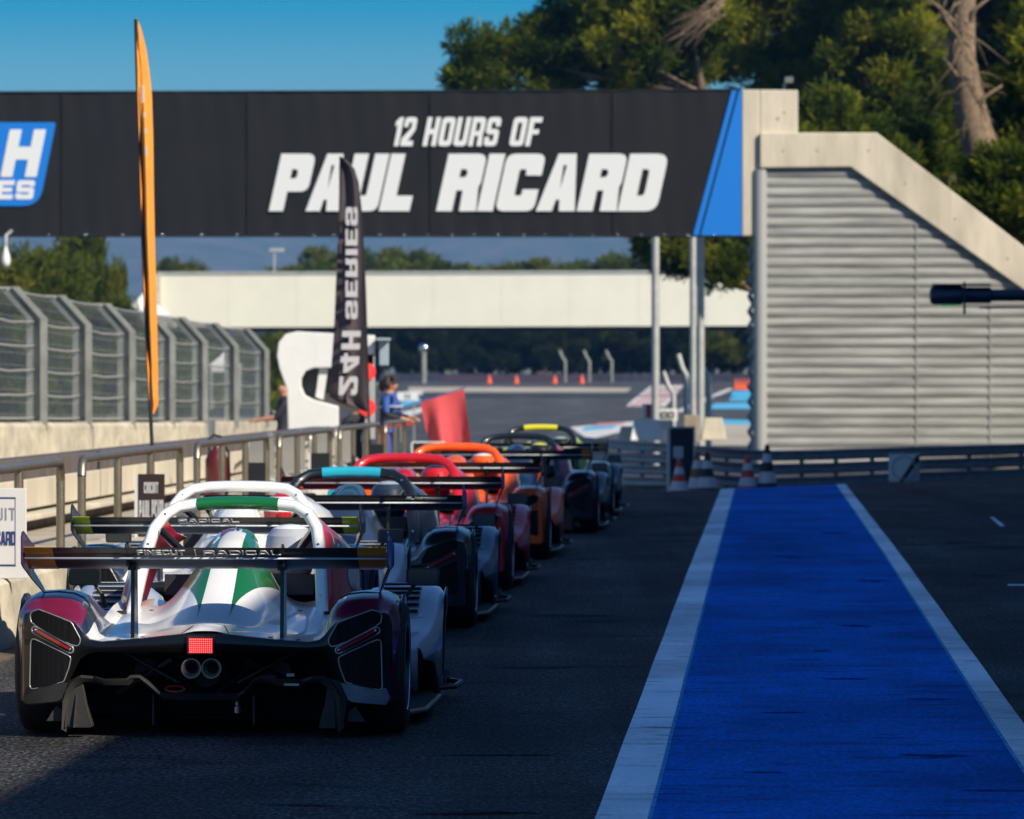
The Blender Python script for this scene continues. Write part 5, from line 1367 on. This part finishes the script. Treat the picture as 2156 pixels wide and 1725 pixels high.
P_SILV = paint('silver_paintwork', (.44,.48,.53), metal=.15, rough=.25); P_NAVYB = paint('navy_paintwork', (.012,.025,.06)); P_SLATE = paint('slate_paintwork', (.022,.036,.065))
P_BLK = paint('black_paintwork', (.010,.011,.013)); P_ORG = paint('orange_paintwork', (.85,.115,.006)); P_CYAN = paint('cyan_band', (.02,.40,.56)); P_YEL = paint('yellow_band', (.70,.66,.02)); P_LIME = paint('lime_tip', (.42,.58,.02))
P_GOLD = paint('gold_tip', (.55,.27,.015)); P_MINT = paint('mint_paintwork', (.30,.52,.40)); P_MAG = paint('magenta_paintwork', (.45,.02,.14)); P_DGREY = paint('graphite_paintwork', (.012,.014,.018), coat=.9)
P_TEAL = paint('teal_pod', (.02,.10,.16)); P_DWINE = paint('dark_wine_paintwork', (.16,.015,.03))
LITM = (M('brake_glow', (.25,.01,.012), .5, emit=(1,.008,.012), estr=.42), M('diode_glow', (.8,.06,.06), .5, emit=(1,.10,.10), estr=2.2))
CLEAR_CARB = M('gloss_carbon', (.005,.005,.0055), .3, coat=.4, coatr=.06, spec=.3)
GREYC = M('grey_corner', (.20,.22,.25), .3, coat=.5, var=.5, scale=5)
car(-2.60, 26.35, dict(body=P_WHITE, fender=P_WINE, fstripe=P_NAVYB, fascia=CLEAR_CARB, hoop=P_WHITE, band=P_GREEN, fairing=P_RED, front=P_SILV, stripe=P_GREEN, pod=P_TEAL, hs=1.0,
    air=[P_DWINE, P_NAVYB, P_GREEN], scoop=P_SILV, tips=P_GOLD, corner=(GREYC, CARBONM), lit=True, litm=LITM, plate=P_PURP, strut=CLEAR_CARB, hr=.030, hry=.075,
    texts=[(('FINECUT',-.315,.859,.024,.225),dict(w=.7,t=.2,gap=.06)),(('|',-.045,.857,.027,.004),dict(w=.6,t=.4)),(('RADICAL',-.005,.859,.022,.36),dict(w=1.5,t=.2,gap=.22,q=.3))]),
    'nearest race car, white with wine fenders, green stripes and lit red brake light')
car(-3.23, 33.4, dict(body=P_WHITE, fender=P_NAVYB, fstripe=P_NAVYB, fascia=P_BLK, hoop=P_WHITE, band=None, fairing=P_WHITE, front=P_SILV, stripe=None, hs=.94, wz=-.05, hr=.034, hry=.075, scoop=P_WHITE, tips=P_LIME, tipw=.10, plate=P_BLK, pod=P_NAVYB, pin=PIN,
    texts=[(('RADICAL',-.22,.864,.020,.36),dict(w=1.5,t=.2,gap=.22,q=.3)),(('NORWAY',-.215,.852,.008,.115),dict(w=.9,t=.2,gap=.15))]),
    'second race car, all white hoop and lime wing tips, mostly hidden by the nearest car')
car(-2.83, 37.3, dict(body=P_SLATE, fender=P_DGREY, fstripe=P_DGREY, fascia=P_BLK, hoop=P_BLK, band=P_CYAN, fairing=P_DGREY, front=P_MID, stripe=None, hs=.955, hr=.036, hry=.05, scoop=P_CYAN, tips=None, plate=P_BLK, pod=P_NAVYB, pin=P_BLK,
    texts=[(('RJ',.475,.866,.016,.06),dict(w=.8,t=.22,shear=.3,gap=.1)),(('MOTORSPORT',.545,.866,.013,.20),dict(w=.9,t=.24,gap=.12,shear=.2))]),
    'dark slate race car with a cyan band on its black hoop')
car(-2.87, 43.7, dict(body=P_RED, fender=P_RED, fstripe=P_RED, fascia=P_RED, hoop=P_RED, band=None, fairing=P_RED, front=P_RED, stripe=None, hs=.955, hr=.036, hry=.05, scoop=P_RED, plate=P_BLK, pod=P_DWINE, pin=P_BLK, detail=0),
    'bright red race car with a plain red hoop')
car(-2.86, 51.2, dict(body=P_ORG, fender=P_ORG, fstripe=P_ORG, fascia=P_ORG, hoop=P_ORG, band=None, fairing=P_ORG, front=P_ORG, stripe=None, hs=.955, hr=.036, hry=.05, scoop=P_ORG, plate=P_BLK, pod=P_NAVYB, pin=P_BLK, detail=0),
    'bright orange race car with an orange hoop and bumper')
car(-2.68, 60.2, dict(body=P_NAVYB, fender=P_DGREY, fstripe=P_DGREY, fascia=P_BLK, hoop=P_BLK, band=None, fairing=P_MAG, front=P_BLK, stripe=None, hs=.965, hr=.034, hry=.05, scoop=P_LIME, tips=P_GOLD, tipw=.10, plate=P_BLK, pod=P_MAG, pin=P_BLK, detail=0),
    'dark race car with magenta cowl and gold wing tips, beyond the orange car')
car(-2.70, 67.0, dict(body=P_BLK, fender=P_MINT, fstripe=P_MINT, fascia=P_BLK, hoop=P_BLK, band=P_YEL, fairing=P_LIME, front=P_BLK, stripe=None, hs=1.0, hr=.034, hry=.05, scoop=P_YEL, tips=P_GOLD, tipw=.10, plate=P_BLK, pod=P_BLK, pin=P_BLK, detail=0),
    'farthest race car, mint fenders and a yellow band on its dark hoop')
# drivers
SUITM = M('driver_suit', (.03,.035,.05), .8, var=.2)
def driver(d, s, label, helm, acc):
    g = GL(d, s); c = lane(d, s); rz = -LA
    off = Vector((.22*CA+2.18*SA, -.22*SA+2.18*CA, 0))
    loc = c+off; loc.z = g
    V = [(0,0,.40),(0,-.02,.52),(0,-.04,.64),(0,-.04,.70),(0,-.03,.75),(0,-.02,.79)]; E = [(0,1),(1,2),(2,3),(3,4),(4,5)]; r = [(.14,.11),(.15,.11),(.13,.10),.055,.075,.075]
    for f in (1,-1):
        b = len(V); V += [(f*.15,-.03,.645),(f*.19,.16,.52),(f*.10,.36,.56)]; E += [(2,b),(b,b+1),(b+1,b+2)]; r += [.058,.045,.036]
        for k in range(4):
            n = len(V); V += [(f*(.10-.005*k),.42,.585-.02*k),(f*(.075-.005*k),.45,.58-.02*k)]; E += [(b+2,n),(n,n+1)]; r += [.011,.009]
        n = len(V); V += [(f*.07,.40,.59)]; E.append((b+2,n)); r.append(.011)
        b = len(V); V += [(f*.08,.12,.34),(f*.09,.5,.40),(f*.09,.9,.25)]; E += [(0,b),(b,b+1),(b+1,b+2)]; r += [.09,.065,.045]
    # eyes-level head hidden by helmet
    o = person('person', loc, rz, label, V, E, r, lambda c_: 1 if c_.z > .70 else 0, [SUITM, SKIN_])
    mb = MB(); prof = [(.001,-.135),(.07,-.13),(.105,-.10),(.122,-.04),(.128,.03),(.118,.085),(.09,.122),(.05,.14),(.001,.145)]
    mb.lathe(prof, (0,0,.795), 'z', 24, [0,0,0,1,0,0,1,1]); hm = mb.build('helmet', [helm, acc], o, smooth=180)
    secs = [[Vector((.131*math.sin(a)*k, .131*math.cos(a)*k, z)) for a in [(-1.2+2.4*j/12) for j in range(13)]] for z, k in ((.775,1.0),(.80,1.0),(.835,.985))]
    MB().loft(secs).build('visor', GLASSD, hm, smooth=180)
driver(-2.60, 26.35, 'driver in a silver, white and wine helmet seated in the nearest car', P_SILV, P_WHITE)
driver(-3.23, 33.4, 'driver in a white helmet seated in the second, white car', P_WHITE, P_RED)
driver(-2.83, 37.3, 'driver in a grey blue helmet seated in the slate car', P_SLATE, P_SILV)
driver(-2.87, 43.7, 'driver in a red helmet seated in the red car', P_RED, P_BLK)
driver(-2.86, 51.2, 'driver in an orange helmet seated in the orange car', P_ORG, P_WHITE)
driver(-2.68, 60.2, 'driver in a yellow topped helmet seated in the dark magenta car', P_BLK, P_YEL)
driver(-2.70, 67.0, 'driver in a black helmet seated in the farthest mint car', P_BLK, P_MINT)
# ================================================================ GUARDRAIL, CONES, SIGNS AT THE PIT EXIT
YG = 100.0
gr = empty('guardrail', P(1500, 1000, YG).xy.to_3d(), 'weathered steel guardrail curving across the end of the pit lane', 'guardrail')
def Q(px, py, Y=YG): return P(px, py, Y)-gr.location
def beam(pts, hpx, name='beam'):
    """W-beam: pts = [(px, py_top, Y)]"""
    prof = [(0,0),(.035,.10),(.035,.22),(0,.36),(-.0,.5),(0,.64),(.035,.78),(.035,.90),(0,1)]
    mb = MB(); secs = []
    for px, py, Y in pts:
        secs.append([P(px, py+hpx*v, Y)-gr.location+Vector((0,-u*1.2,0)) for u, v in prof]+[P(px, py+hpx*v, Y)-gr.location+Vector((0,-u*1.2+.012,0)) for u, v in reversed(prof)])
    mb.loft(secs, True, True); return mb.build(name, ARMCO, gr, smooth=50)
for k in range(4):
    beam([(1200,918+k*25.5,108),(1240,921+k*25.5,106),(1290,926+k*25,104.0),(1340,930+k*24.6,102.5),(1404,933+k*24,101.4),(1470,938+k*23,100.4)], 20)
for k in range(3):
    beam([(1470,938+k*28.5,100.4),(1520,943+k*28.5,100),(1627,948.5+k*28.5,100),(1750,946+k*28,100),(1900,941+k*27,100),(2156,934+k*26,100),(2400,926+k*26,100),(3000,908+k*26,100)], 23)
for px in (1304,1352,1400,1448,1530,1610,1688,1760,1836,1925,2040,2150,2260,2400,2550,2700,2850):
    yt = interp(px, [(1300,926),(1470,938),(1627,948),(2156,934),(2400,926),(3000,908)]); Yp = interp(px, [(1240,106),(1340,102.6),(1404,101.4),(1470,100.4),(1520,100)])
    mb = MB(); mb.box(P(px-4, yt+130, Yp+.05)-gr.location, P(px+4, yt+1, Yp+.15)-gr.location); mb.build('post', ARMCO, gr)
# traffic cones
CW = M('cone_white', (.55,.56,.58), .6); CR = M('cone_red', (.55,.05,.03), .55); CB = M('cone_black', (.015,.015,.018), .6); CBR = M('cone_brown', (.20,.10,.06), .7); CO = M('cone_orange', (.75,.10,.02), .5)
def cone(px, Y, h, a, b, label, group='traffic cones by the guardrail', dia=.19):
    x = (px-CX)/F*Y; o = empty('traffic_cone', Vector((x, Y, G(x, Y))), label, 'cone', group)
    mb = MB(); mb.box((-dia*1.15,-dia*1.15,0),(dia*1.15,dia*1.15,.04)); mb.build('base', a if a is not CO else CO, o, bevel=.01)
    k = dia/h
    bands = [0,.18,.42,.62,.80,1.0]; prof = []; ms = []
    for i, (z0, z1) in enumerate(zip(bands, bands[1:])):
        pass
    prof = [(dia*(1-.82*z), .04+(h-.04)*z) for z in bands]+[(.001, h)]
    mb = MB(); mb.lathe(prof, n=20, mi=[0,1,0,1,0,0]); mb.build('body', [a, b], o, smooth=40)
    return o
cone(1430, 96.5, .66, CR, CW, 'small red and white cone in front of the black panel sign')
cone(1468, 97.2, .80, CBR, CW, 'brown and pale striped cone right beside the black panel sign')
cone(1489, 97.0, .78, CB, CW, 'dark tipped cone with a white band, right of the brown cone')
cone(1574, 97.0, .66, CR, CW, 'lone red and white cone left of the tall black cone')
cone(1615, 97.0, .84, CB, CW, 'tall black and white cone below the stair wall corner')
# black panel sign on white frame
x = P(1435,1000,98.2).x
o = empty('panel_sign', Vector((x, 98.2, G(x, 98.2))), 'tall blank black panel sign in a white frame by the cones', 'sign board', rz=R(6))
zt = P(0,898,98.2).z-o.location.z
MB().box((-.205,-.015,.12),(.205,.015,zt-.03)).build('panel', M('panel_blue_black', (.012,.018,.028), .4), o)
MB().box((-.255,-.03,0),(-.205,.03,zt)).box((.205,-.03,.1),(.235,.03,zt)).box((-.205,-.03,zt-.03),(.205,.03,zt)).build('frame', M('frame_white', (.55,.58,.60), .5), o, bevel=.004)
MB().box((-.25,-.25,0),(-.2,.25,.04)).build('foot', STEEL2, o)
x = P(1428,965,97.4).x
o = empty('small_sign', Vector((x, 97.4, G(x, 97.4))), 'tiny pale square sign on a post just behind the small red cone', 'sign')
zz = P(0,950,97.4).z-o.location.z
MB().tube([(0,0,0),(0,0,zz)], .018, 8).build('post', STEEL2, o)
MB().box((-.085,-.02,zz-.12),(.085,-.0,zz+.08)).box((-.055,-.024,zz-.08),(.055,-.02,zz+.05)).build('plate', [M('plate_pale', (.40,.44,.48), .5)], o, bevel=.01)
# white square sign with a ring
x = P(1905,985,99.0).x
o = empty('square_sign', Vector((x, 99.0, P(0,1012,99).z-.02)), 'white square sign with a grey ring and painted diagonal shadow, fixed to the guardrail', 'sign')
MB().box((-.28,-.02,0),(.26,.02,.48)).build('plate', M('sign_white', (.72,.71,.67), .5), o, bevel=.006)
MB().ring([(-.02+.20*math.cos(a), -.024, .24+.20*math.sin(a)) for a in [k*math.pi/16 for k in range(32)]], .012, 6).build('ring', M('ring_grey', (.36,.36,.35), .5), o, smooth=180)
MB().prism([(-.10,0),(-.02,0),(.26,.36),(.26,.46),(.20,.46)], lambda a, b: Vector((a,-.023,b)), lambda a, b: Vector((a,-.0205,b))).build('diagonal', BLACKM, o)  # edge of a slanting shadow, painted on as a black band
MB().prism([(.0,0),(.26,0),(.26,.34)], lambda a, b: Vector((a,-.0228,b)), lambda a, b: Vector((a,-.0205,b))).build('corner', M('shaded_corner_grey', (.30,.33,.38), .5), o)  # shaded lower right of the plate, painted in grey
MB().box((-.03,.02,-.4),(.03,.07,.4)).build('bracket', STEEL2, o)
# ---- things beyond the rail
def pole(px, Y, top, r, name, label, bend=None, cat='pole', group=None):
    x = (px-CX)/F*Y; g = G(x, Y); zt = P(0, top, Y).z-g
    mb = MB(); pts = [(0,0,-.1),(0,0,zt)]
    if bend: pts += [(bend*.5,0,zt+.18),(bend,0,zt+.55)]
    mb.tube(pts, r, 10); o = mb.build(name, STEEL2, smooth=60); o.location = (x, Y, g)
    if Y > 290: o.data.materials[0] = POSTM
    return tag(o, label, cat, group)
pole(1380, 122, 480, .085, 'light_pole', 'slim grey pole standing left of the pair of poles, below the banner')
pole(1459, 122, 480, .07, 'light_pole', 'front pole of the close pair under the pine foliage')
pole(1475, 123.5, 480, .085, 'light_pole', 'rear thicker pole of the close pair under the pine foliage')
pole(1445, 150, 790, .075, 'fence_post', 'bent top fence post left of the close pair of poles', -.22, 'post', 'bent fence posts')
pole(1418, 138, 830, .06, 'fence_post', 'short bent fence post beside the white number board', -.25, 'post', 'bent fence posts')
pole(1492, 135, 793, .07, 'fence_post', 'bent top fence post rising from the cream block', -.26, 'post', 'bent fence posts')
for px, l in ((1190,'white distant post under the cream bridge, left of three'),(1241,'white distant post under the cream bridge, middle of three'),(1288,'white distant post under the cream bridge, right of three')):
    pole(px, 296, 760, .065, 'track_post', l, -.3, 'post', 'white posts by the far track edge')
o = pole(892, 292, 742, .13, 'lamp_post', 'pale lamp post with a round head before the dark wood', None, 'lamp')
MB().ball((0,0,P(0,733,292).z-o.location.z), .24).build('head', CHROME, o, smooth=180)
o = pole(577, 252, 528, .05, 'camera_mast', 'thin mast with a small head above the cream bridge', None, 'mast')
h_ = P(0,526,252).z-o.location.z
MB().box((-.22,-.1,h_-.1),(.45,.1,h_+.06)).build('head', STEEL2, o, bevel=.02)
p_ = P(12, 552, 108.5)
o = MB().tube([(0,1.2,.62),(0,0,.5),(0,0,.3)], .03, 8).build('dome_camera', STEEL2, smooth=60); o.location = p_; tag(o, 'white dome camera hanging under the banner bridge at the far left', 'camera'); h_ = 0
MB().lathe([(.02,.32),(.05,.2),(.085,.1),(.09,0),(.075,-.06),(.03,-.10),(.001,-.11)], (0,0,h_+.0), n=16).build('dome', WHITEP, o, smooth=180)
# tyre barrier along the far edge of the track
NB = M('barrier_navy', (.025,.03,.06), .7, var=.4, scale=.8); PUR = M('barrier_purple', (.06,.03,.06), .7)
tb = empty('tyre_barrier', Vector((5, 302, 1)), 'long dark navy tyre barrier along the far side of the track', 'barrier')
mb = MB()
for i in range(40):
    x = P(800+i*22,0,302).x-5; mb.box((x, 0, -.1), (x+.545, .8, .40+.03*(i % 2)))
mb.build('cushion', NB, tb, bevel=.03)
MB().box((P(930,0,302).x-5, -.01, .05), (P(1250,0,302).x-5, 0, .25)).build('band', PUR, tb)
for k, (px, l) in enumerate(((1030,'leftmost orange marker cone on the far track edge'),(1087,'second orange marker cone on the far track edge'),(1168,'third orange marker cone on the far track edge'),(1225,'rightmost single orange marker cone on the far track edge'))):
    cone(px, 288, .44, CO, CO, l, 'orange markers on the far track', .14)
for k in range(4):
    cone(1549+k*8.5, 270+k*.1, .52, CO, CO, 'orange marker in the tight cluster beside the stair tower', 'orange cluster by the stair tower', .11)
# blocks and small boards at the pit exit
def blk(name, px, pyb, Y, wp, hp, mat, label, cat, slope=.25, dep=.5):
    x = (px-CX)/F*Y; k = Y/F; z = P(0, pyb, Y).z
    w_, h_ = wp*k, hp*k; mb = MB()
    mb.loft([[(-w_/2,0,0),(w_/2,0,0),(w_/2,dep,0),(-w_/2,dep,0)],[(-w_/2*(1-slope*.3),.05,h_*.35),(w_/2*(1-slope*.3),.05,h_*.35),(w_/2*(1-slope*.3),dep-.05,h_*.35),(-w_/2*(1-slope*.3),dep-.05,h_*.35)],[(-w_/2*(1-slope),.12,h_),(w_/2*(1-slope),.12,h_),(w_/2*(1-slope),dep-.12,h_),(-w_/2*(1-slope),dep-.12,h_)]], True, True)
    o = mb.build(name, mat, bevel=.02); o.location = (x, Y, z); return tag(o, label, cat)
blk('concrete_block', 1503, 927, 118, 54, 47, CONC2, 'pale concrete block with a flared foot by the stair tower', 'block', .32)
blk('concrete_block', 1456, 932, 119, 34, 58, M('block_brown', (.30,.24,.17), .9, var=.3), 'brown upright slab beside the flared concrete block', 'block', .05)
blk('concrete_block', 1362, 928, 112, 70, 44, WHITEP, 'white barrier block left of the black panel sign', 'block', .25)
blk('concrete_block', 1322, 928, 112.4, 40, 30, CONC2, 'small cream block at the far left of the pit exit blocks', 'block', .3)
blk('concrete_block', 1400, 906, 126, 40, 22, CONC2, 'cream kerb block beneath the white number board', 'block', .2)
def sboard(px, py, Y, wp, hp, mat, label):
    k = Y/F; p = P(px, py, Y); g = G(p.x, Y); o = empty('marker_board', Vector((p.x, Y, g)), label, 'sign')
    z = p.z-g
    MB().box((-wp*k/2,-.02,z-hp*k/2),(wp*k/2,.02,z+hp*k/2)).build('plate', mat, o, bevel=.005)
    MB().tube([(-wp*k*.3,.04,-.05),(-wp*k*.3,.04,z)], .02, 6).tube([(wp*k*.3,.04,-.05),(wp*k*.3,.04,z)], .02, 6).build('leg', STEEL2, o)
    return o, k, z
o, k, z = sboard(1402, 874, 132, 48, 26, WHITEP, 'white number board between the slim pole and the pair of poles')
text('lettering', '100', 14*k, BLACKM, frame((-17*k,-.024,z-7*k),(1,0,0),(0,0,1)), o, width=34*k, w=.8, t=.24)
o, k, z = sboard(1365, 866, 134, 26, 32, WHITEP, 'small white board with a red stripe left of the slim pole')
MB().box((-5*k,-.024,z-14*k),(6*k,-.02,z+14*k)).build('stripe', CR, o)
o, k, z = sboard(1466, 857, 140, 14, 34, CO, 'narrow orange and blue marker board between the pair of poles and the bent post')
MB().box((-6*k,-.025,z-17*k),(6*k,-.021,z-5*k)).build('foot_band', PBLUE, o)
o, k, z = sboard(858, 835, 170, 44, 18, WHITEP, 'low white board on the grass behind the marshal')
text('lettering', 'H', 12*k, PGREY, frame((-6*k,-.024,z-6*k),(1,0,0),(0,0,1)), o, width=12*k)
# loader-like low white machine wheel by the blocks
o = empty('utility_cart', Vector((P(1415,0,128).x, 128, G(P(1415,0,128).x,128))), 'low cream utility cart with a dark wheel by the number board', 'cart')
MB().loft([[(-.42,0,.16),(.42,0,.16),(.42,.7,.16),(-.42,.7,.16)],[(-.40,0,.34),(.40,0,.34),(.40,.7,.34),(-.40,.7,.34)],[(-.2,.1,.46),(.36,.1,.46),(.36,.6,.46),(-.2,.6,.46)]], True, True).build('body', CONC2, o, bevel=.03)
for xx in (-.26,.24): MB().lathe([(.001,-.06),(.13,-.06),(.15,-.03),(.15,.03),(.13,.06),(.001,.06)], (xx,-.02,.15), 'y', 18).build('wheel', RUB, o, smooth=50)
# yellow car and white tents behind the debris fence
yc = empty('yellow_car', Vector((P(485,0,135).x, 135, GL(-12,120))), 'bright yellow car parked beyond the wire fence', 'car', rz=R(90))
YEL = M('yellow_body', (.62,.60,.03), .35, coat=1)
sc = [(-2.0,.35,.55,.70),(-1.9,.25,.80,.80),(-1.0,.22,.88,.85),(0.0,.22,.90,.86),(1.0,.22,.86,.86),(1.9,.25,.72,.82),(2.05,.35,.58,.72)]
MB().loft([[(-w_,y,z0),(-w_,y,z1-.12),(-w_*.9,y,z1),(w_*.9,y,z1),(w_,y,z1-.12),(w_,y,z0)] for y,z0,z1,w_ in sc], True, True).build('body', YEL, yc, smooth=40, sub=1)
MB().loft([[(-w_,y,.84),(-w_*.82,y,z1),(w_*.82,y,z1),(w_,y,.84)] for y,z1,w_ in ((-1.5,.88,.78),(-.9,1.30,.78),(.3,1.34,.78),(1.0,.90,.78))], True, True).build('cabin', GLASSD, yc, smooth=40)
MB().loft([[(-w_,y,z1-.03),(-w_,y,z1),(w_,y,z1),(w_,y,z1-.03)] for y,z1,w_ in ((-.95,1.31,.62),(-.3,1.37,.64),(.35,1.35,.62))], True, True).build('roof', YEL, yc, smooth=40)
for xx in (-.82,.82):
    for yy in (-1.3,1.25):
        wh = MB().lathe([(.2,-.11),(.30,-.11),(.32,-.07),(.32,.07),(.30,.11),(.2,.11)], (xx,yy,.32), 'x', 20).build('wheel', RUB, yc, smooth=50)
        MB().lathe([(.001,-.09),(.19,-.09),(.2,.09),(.001,.09)], (xx,yy,.32), 'x', 16).build('rim', RIM, wh, smooth=50)
def tent(px, Y, wpx, top, eave, label):
    k = Y/F; p = P(px, eave, Y); g = G(p.x, Y); w_ = wpx*k; o = empty('tent', Vector((p.x, Y, g)), label, 'tent')
    ze = p.z-g; zt = P(0, top, Y).z-g; TW = WHITEP
    mb = MB(); secs = []
    for t in (0,.25,.5,.75,1.0):
        q = w_/2*(1-t)**1.25+.02; z = ze+(zt-ze)*t; secs.append([(-q,-q,z),(q,-q,z),(q,q,z),(-q,q,z)])
    mb.loft(secs, True, True); mb.loft([[(-w_/2,-w_/2,ze-.2),(w_/2,-w_/2,ze-.2),(w_/2,w_/2,ze-.2),(-w_/2,w_/2,ze-.2)], secs[0]], True)
    mb.build('canopy', TW, o)
    for a in (-1,1):
        for b in (-1,1): MB().tube([(a*w_/2*.97,b*w_/2*.97,0),(a*w_/2*.97,b*w_/2*.97,ze)], .03, 6).build('leg', STEEL2, o)
tent(305, 160, 110, 615, 664, 'white peaked tent roof behind the fence beside the orange flag')
tent(475, 150, 60, 738, 768, 'small pale yellowish tent behind the fence above the yellow car')
# ================================================================ HAZE
hz = MB(); hz.box((-1700,-40,-1.6),(1700,4400,112)); ho_ = hz.build('haze', [])
hm_ = bpy.data.materials.new('haze'); hm_.use_nodes = True; t_ = hm_.node_tree; t_.nodes.clear()
pv = t_.nodes.new('ShaderNodeVolumePrincipled'); pv.inputs['Color'].default_value = (.16,.46,1.0,1); pv.inputs['Density'].default_value = .00017
ou = t_.nodes.new('ShaderNodeOutputMaterial'); t_.links.new(pv.outputs[0], ou.inputs['Volume'])
ho_.data.materials.append(hm_); ho_['kind'] = 'stuff'
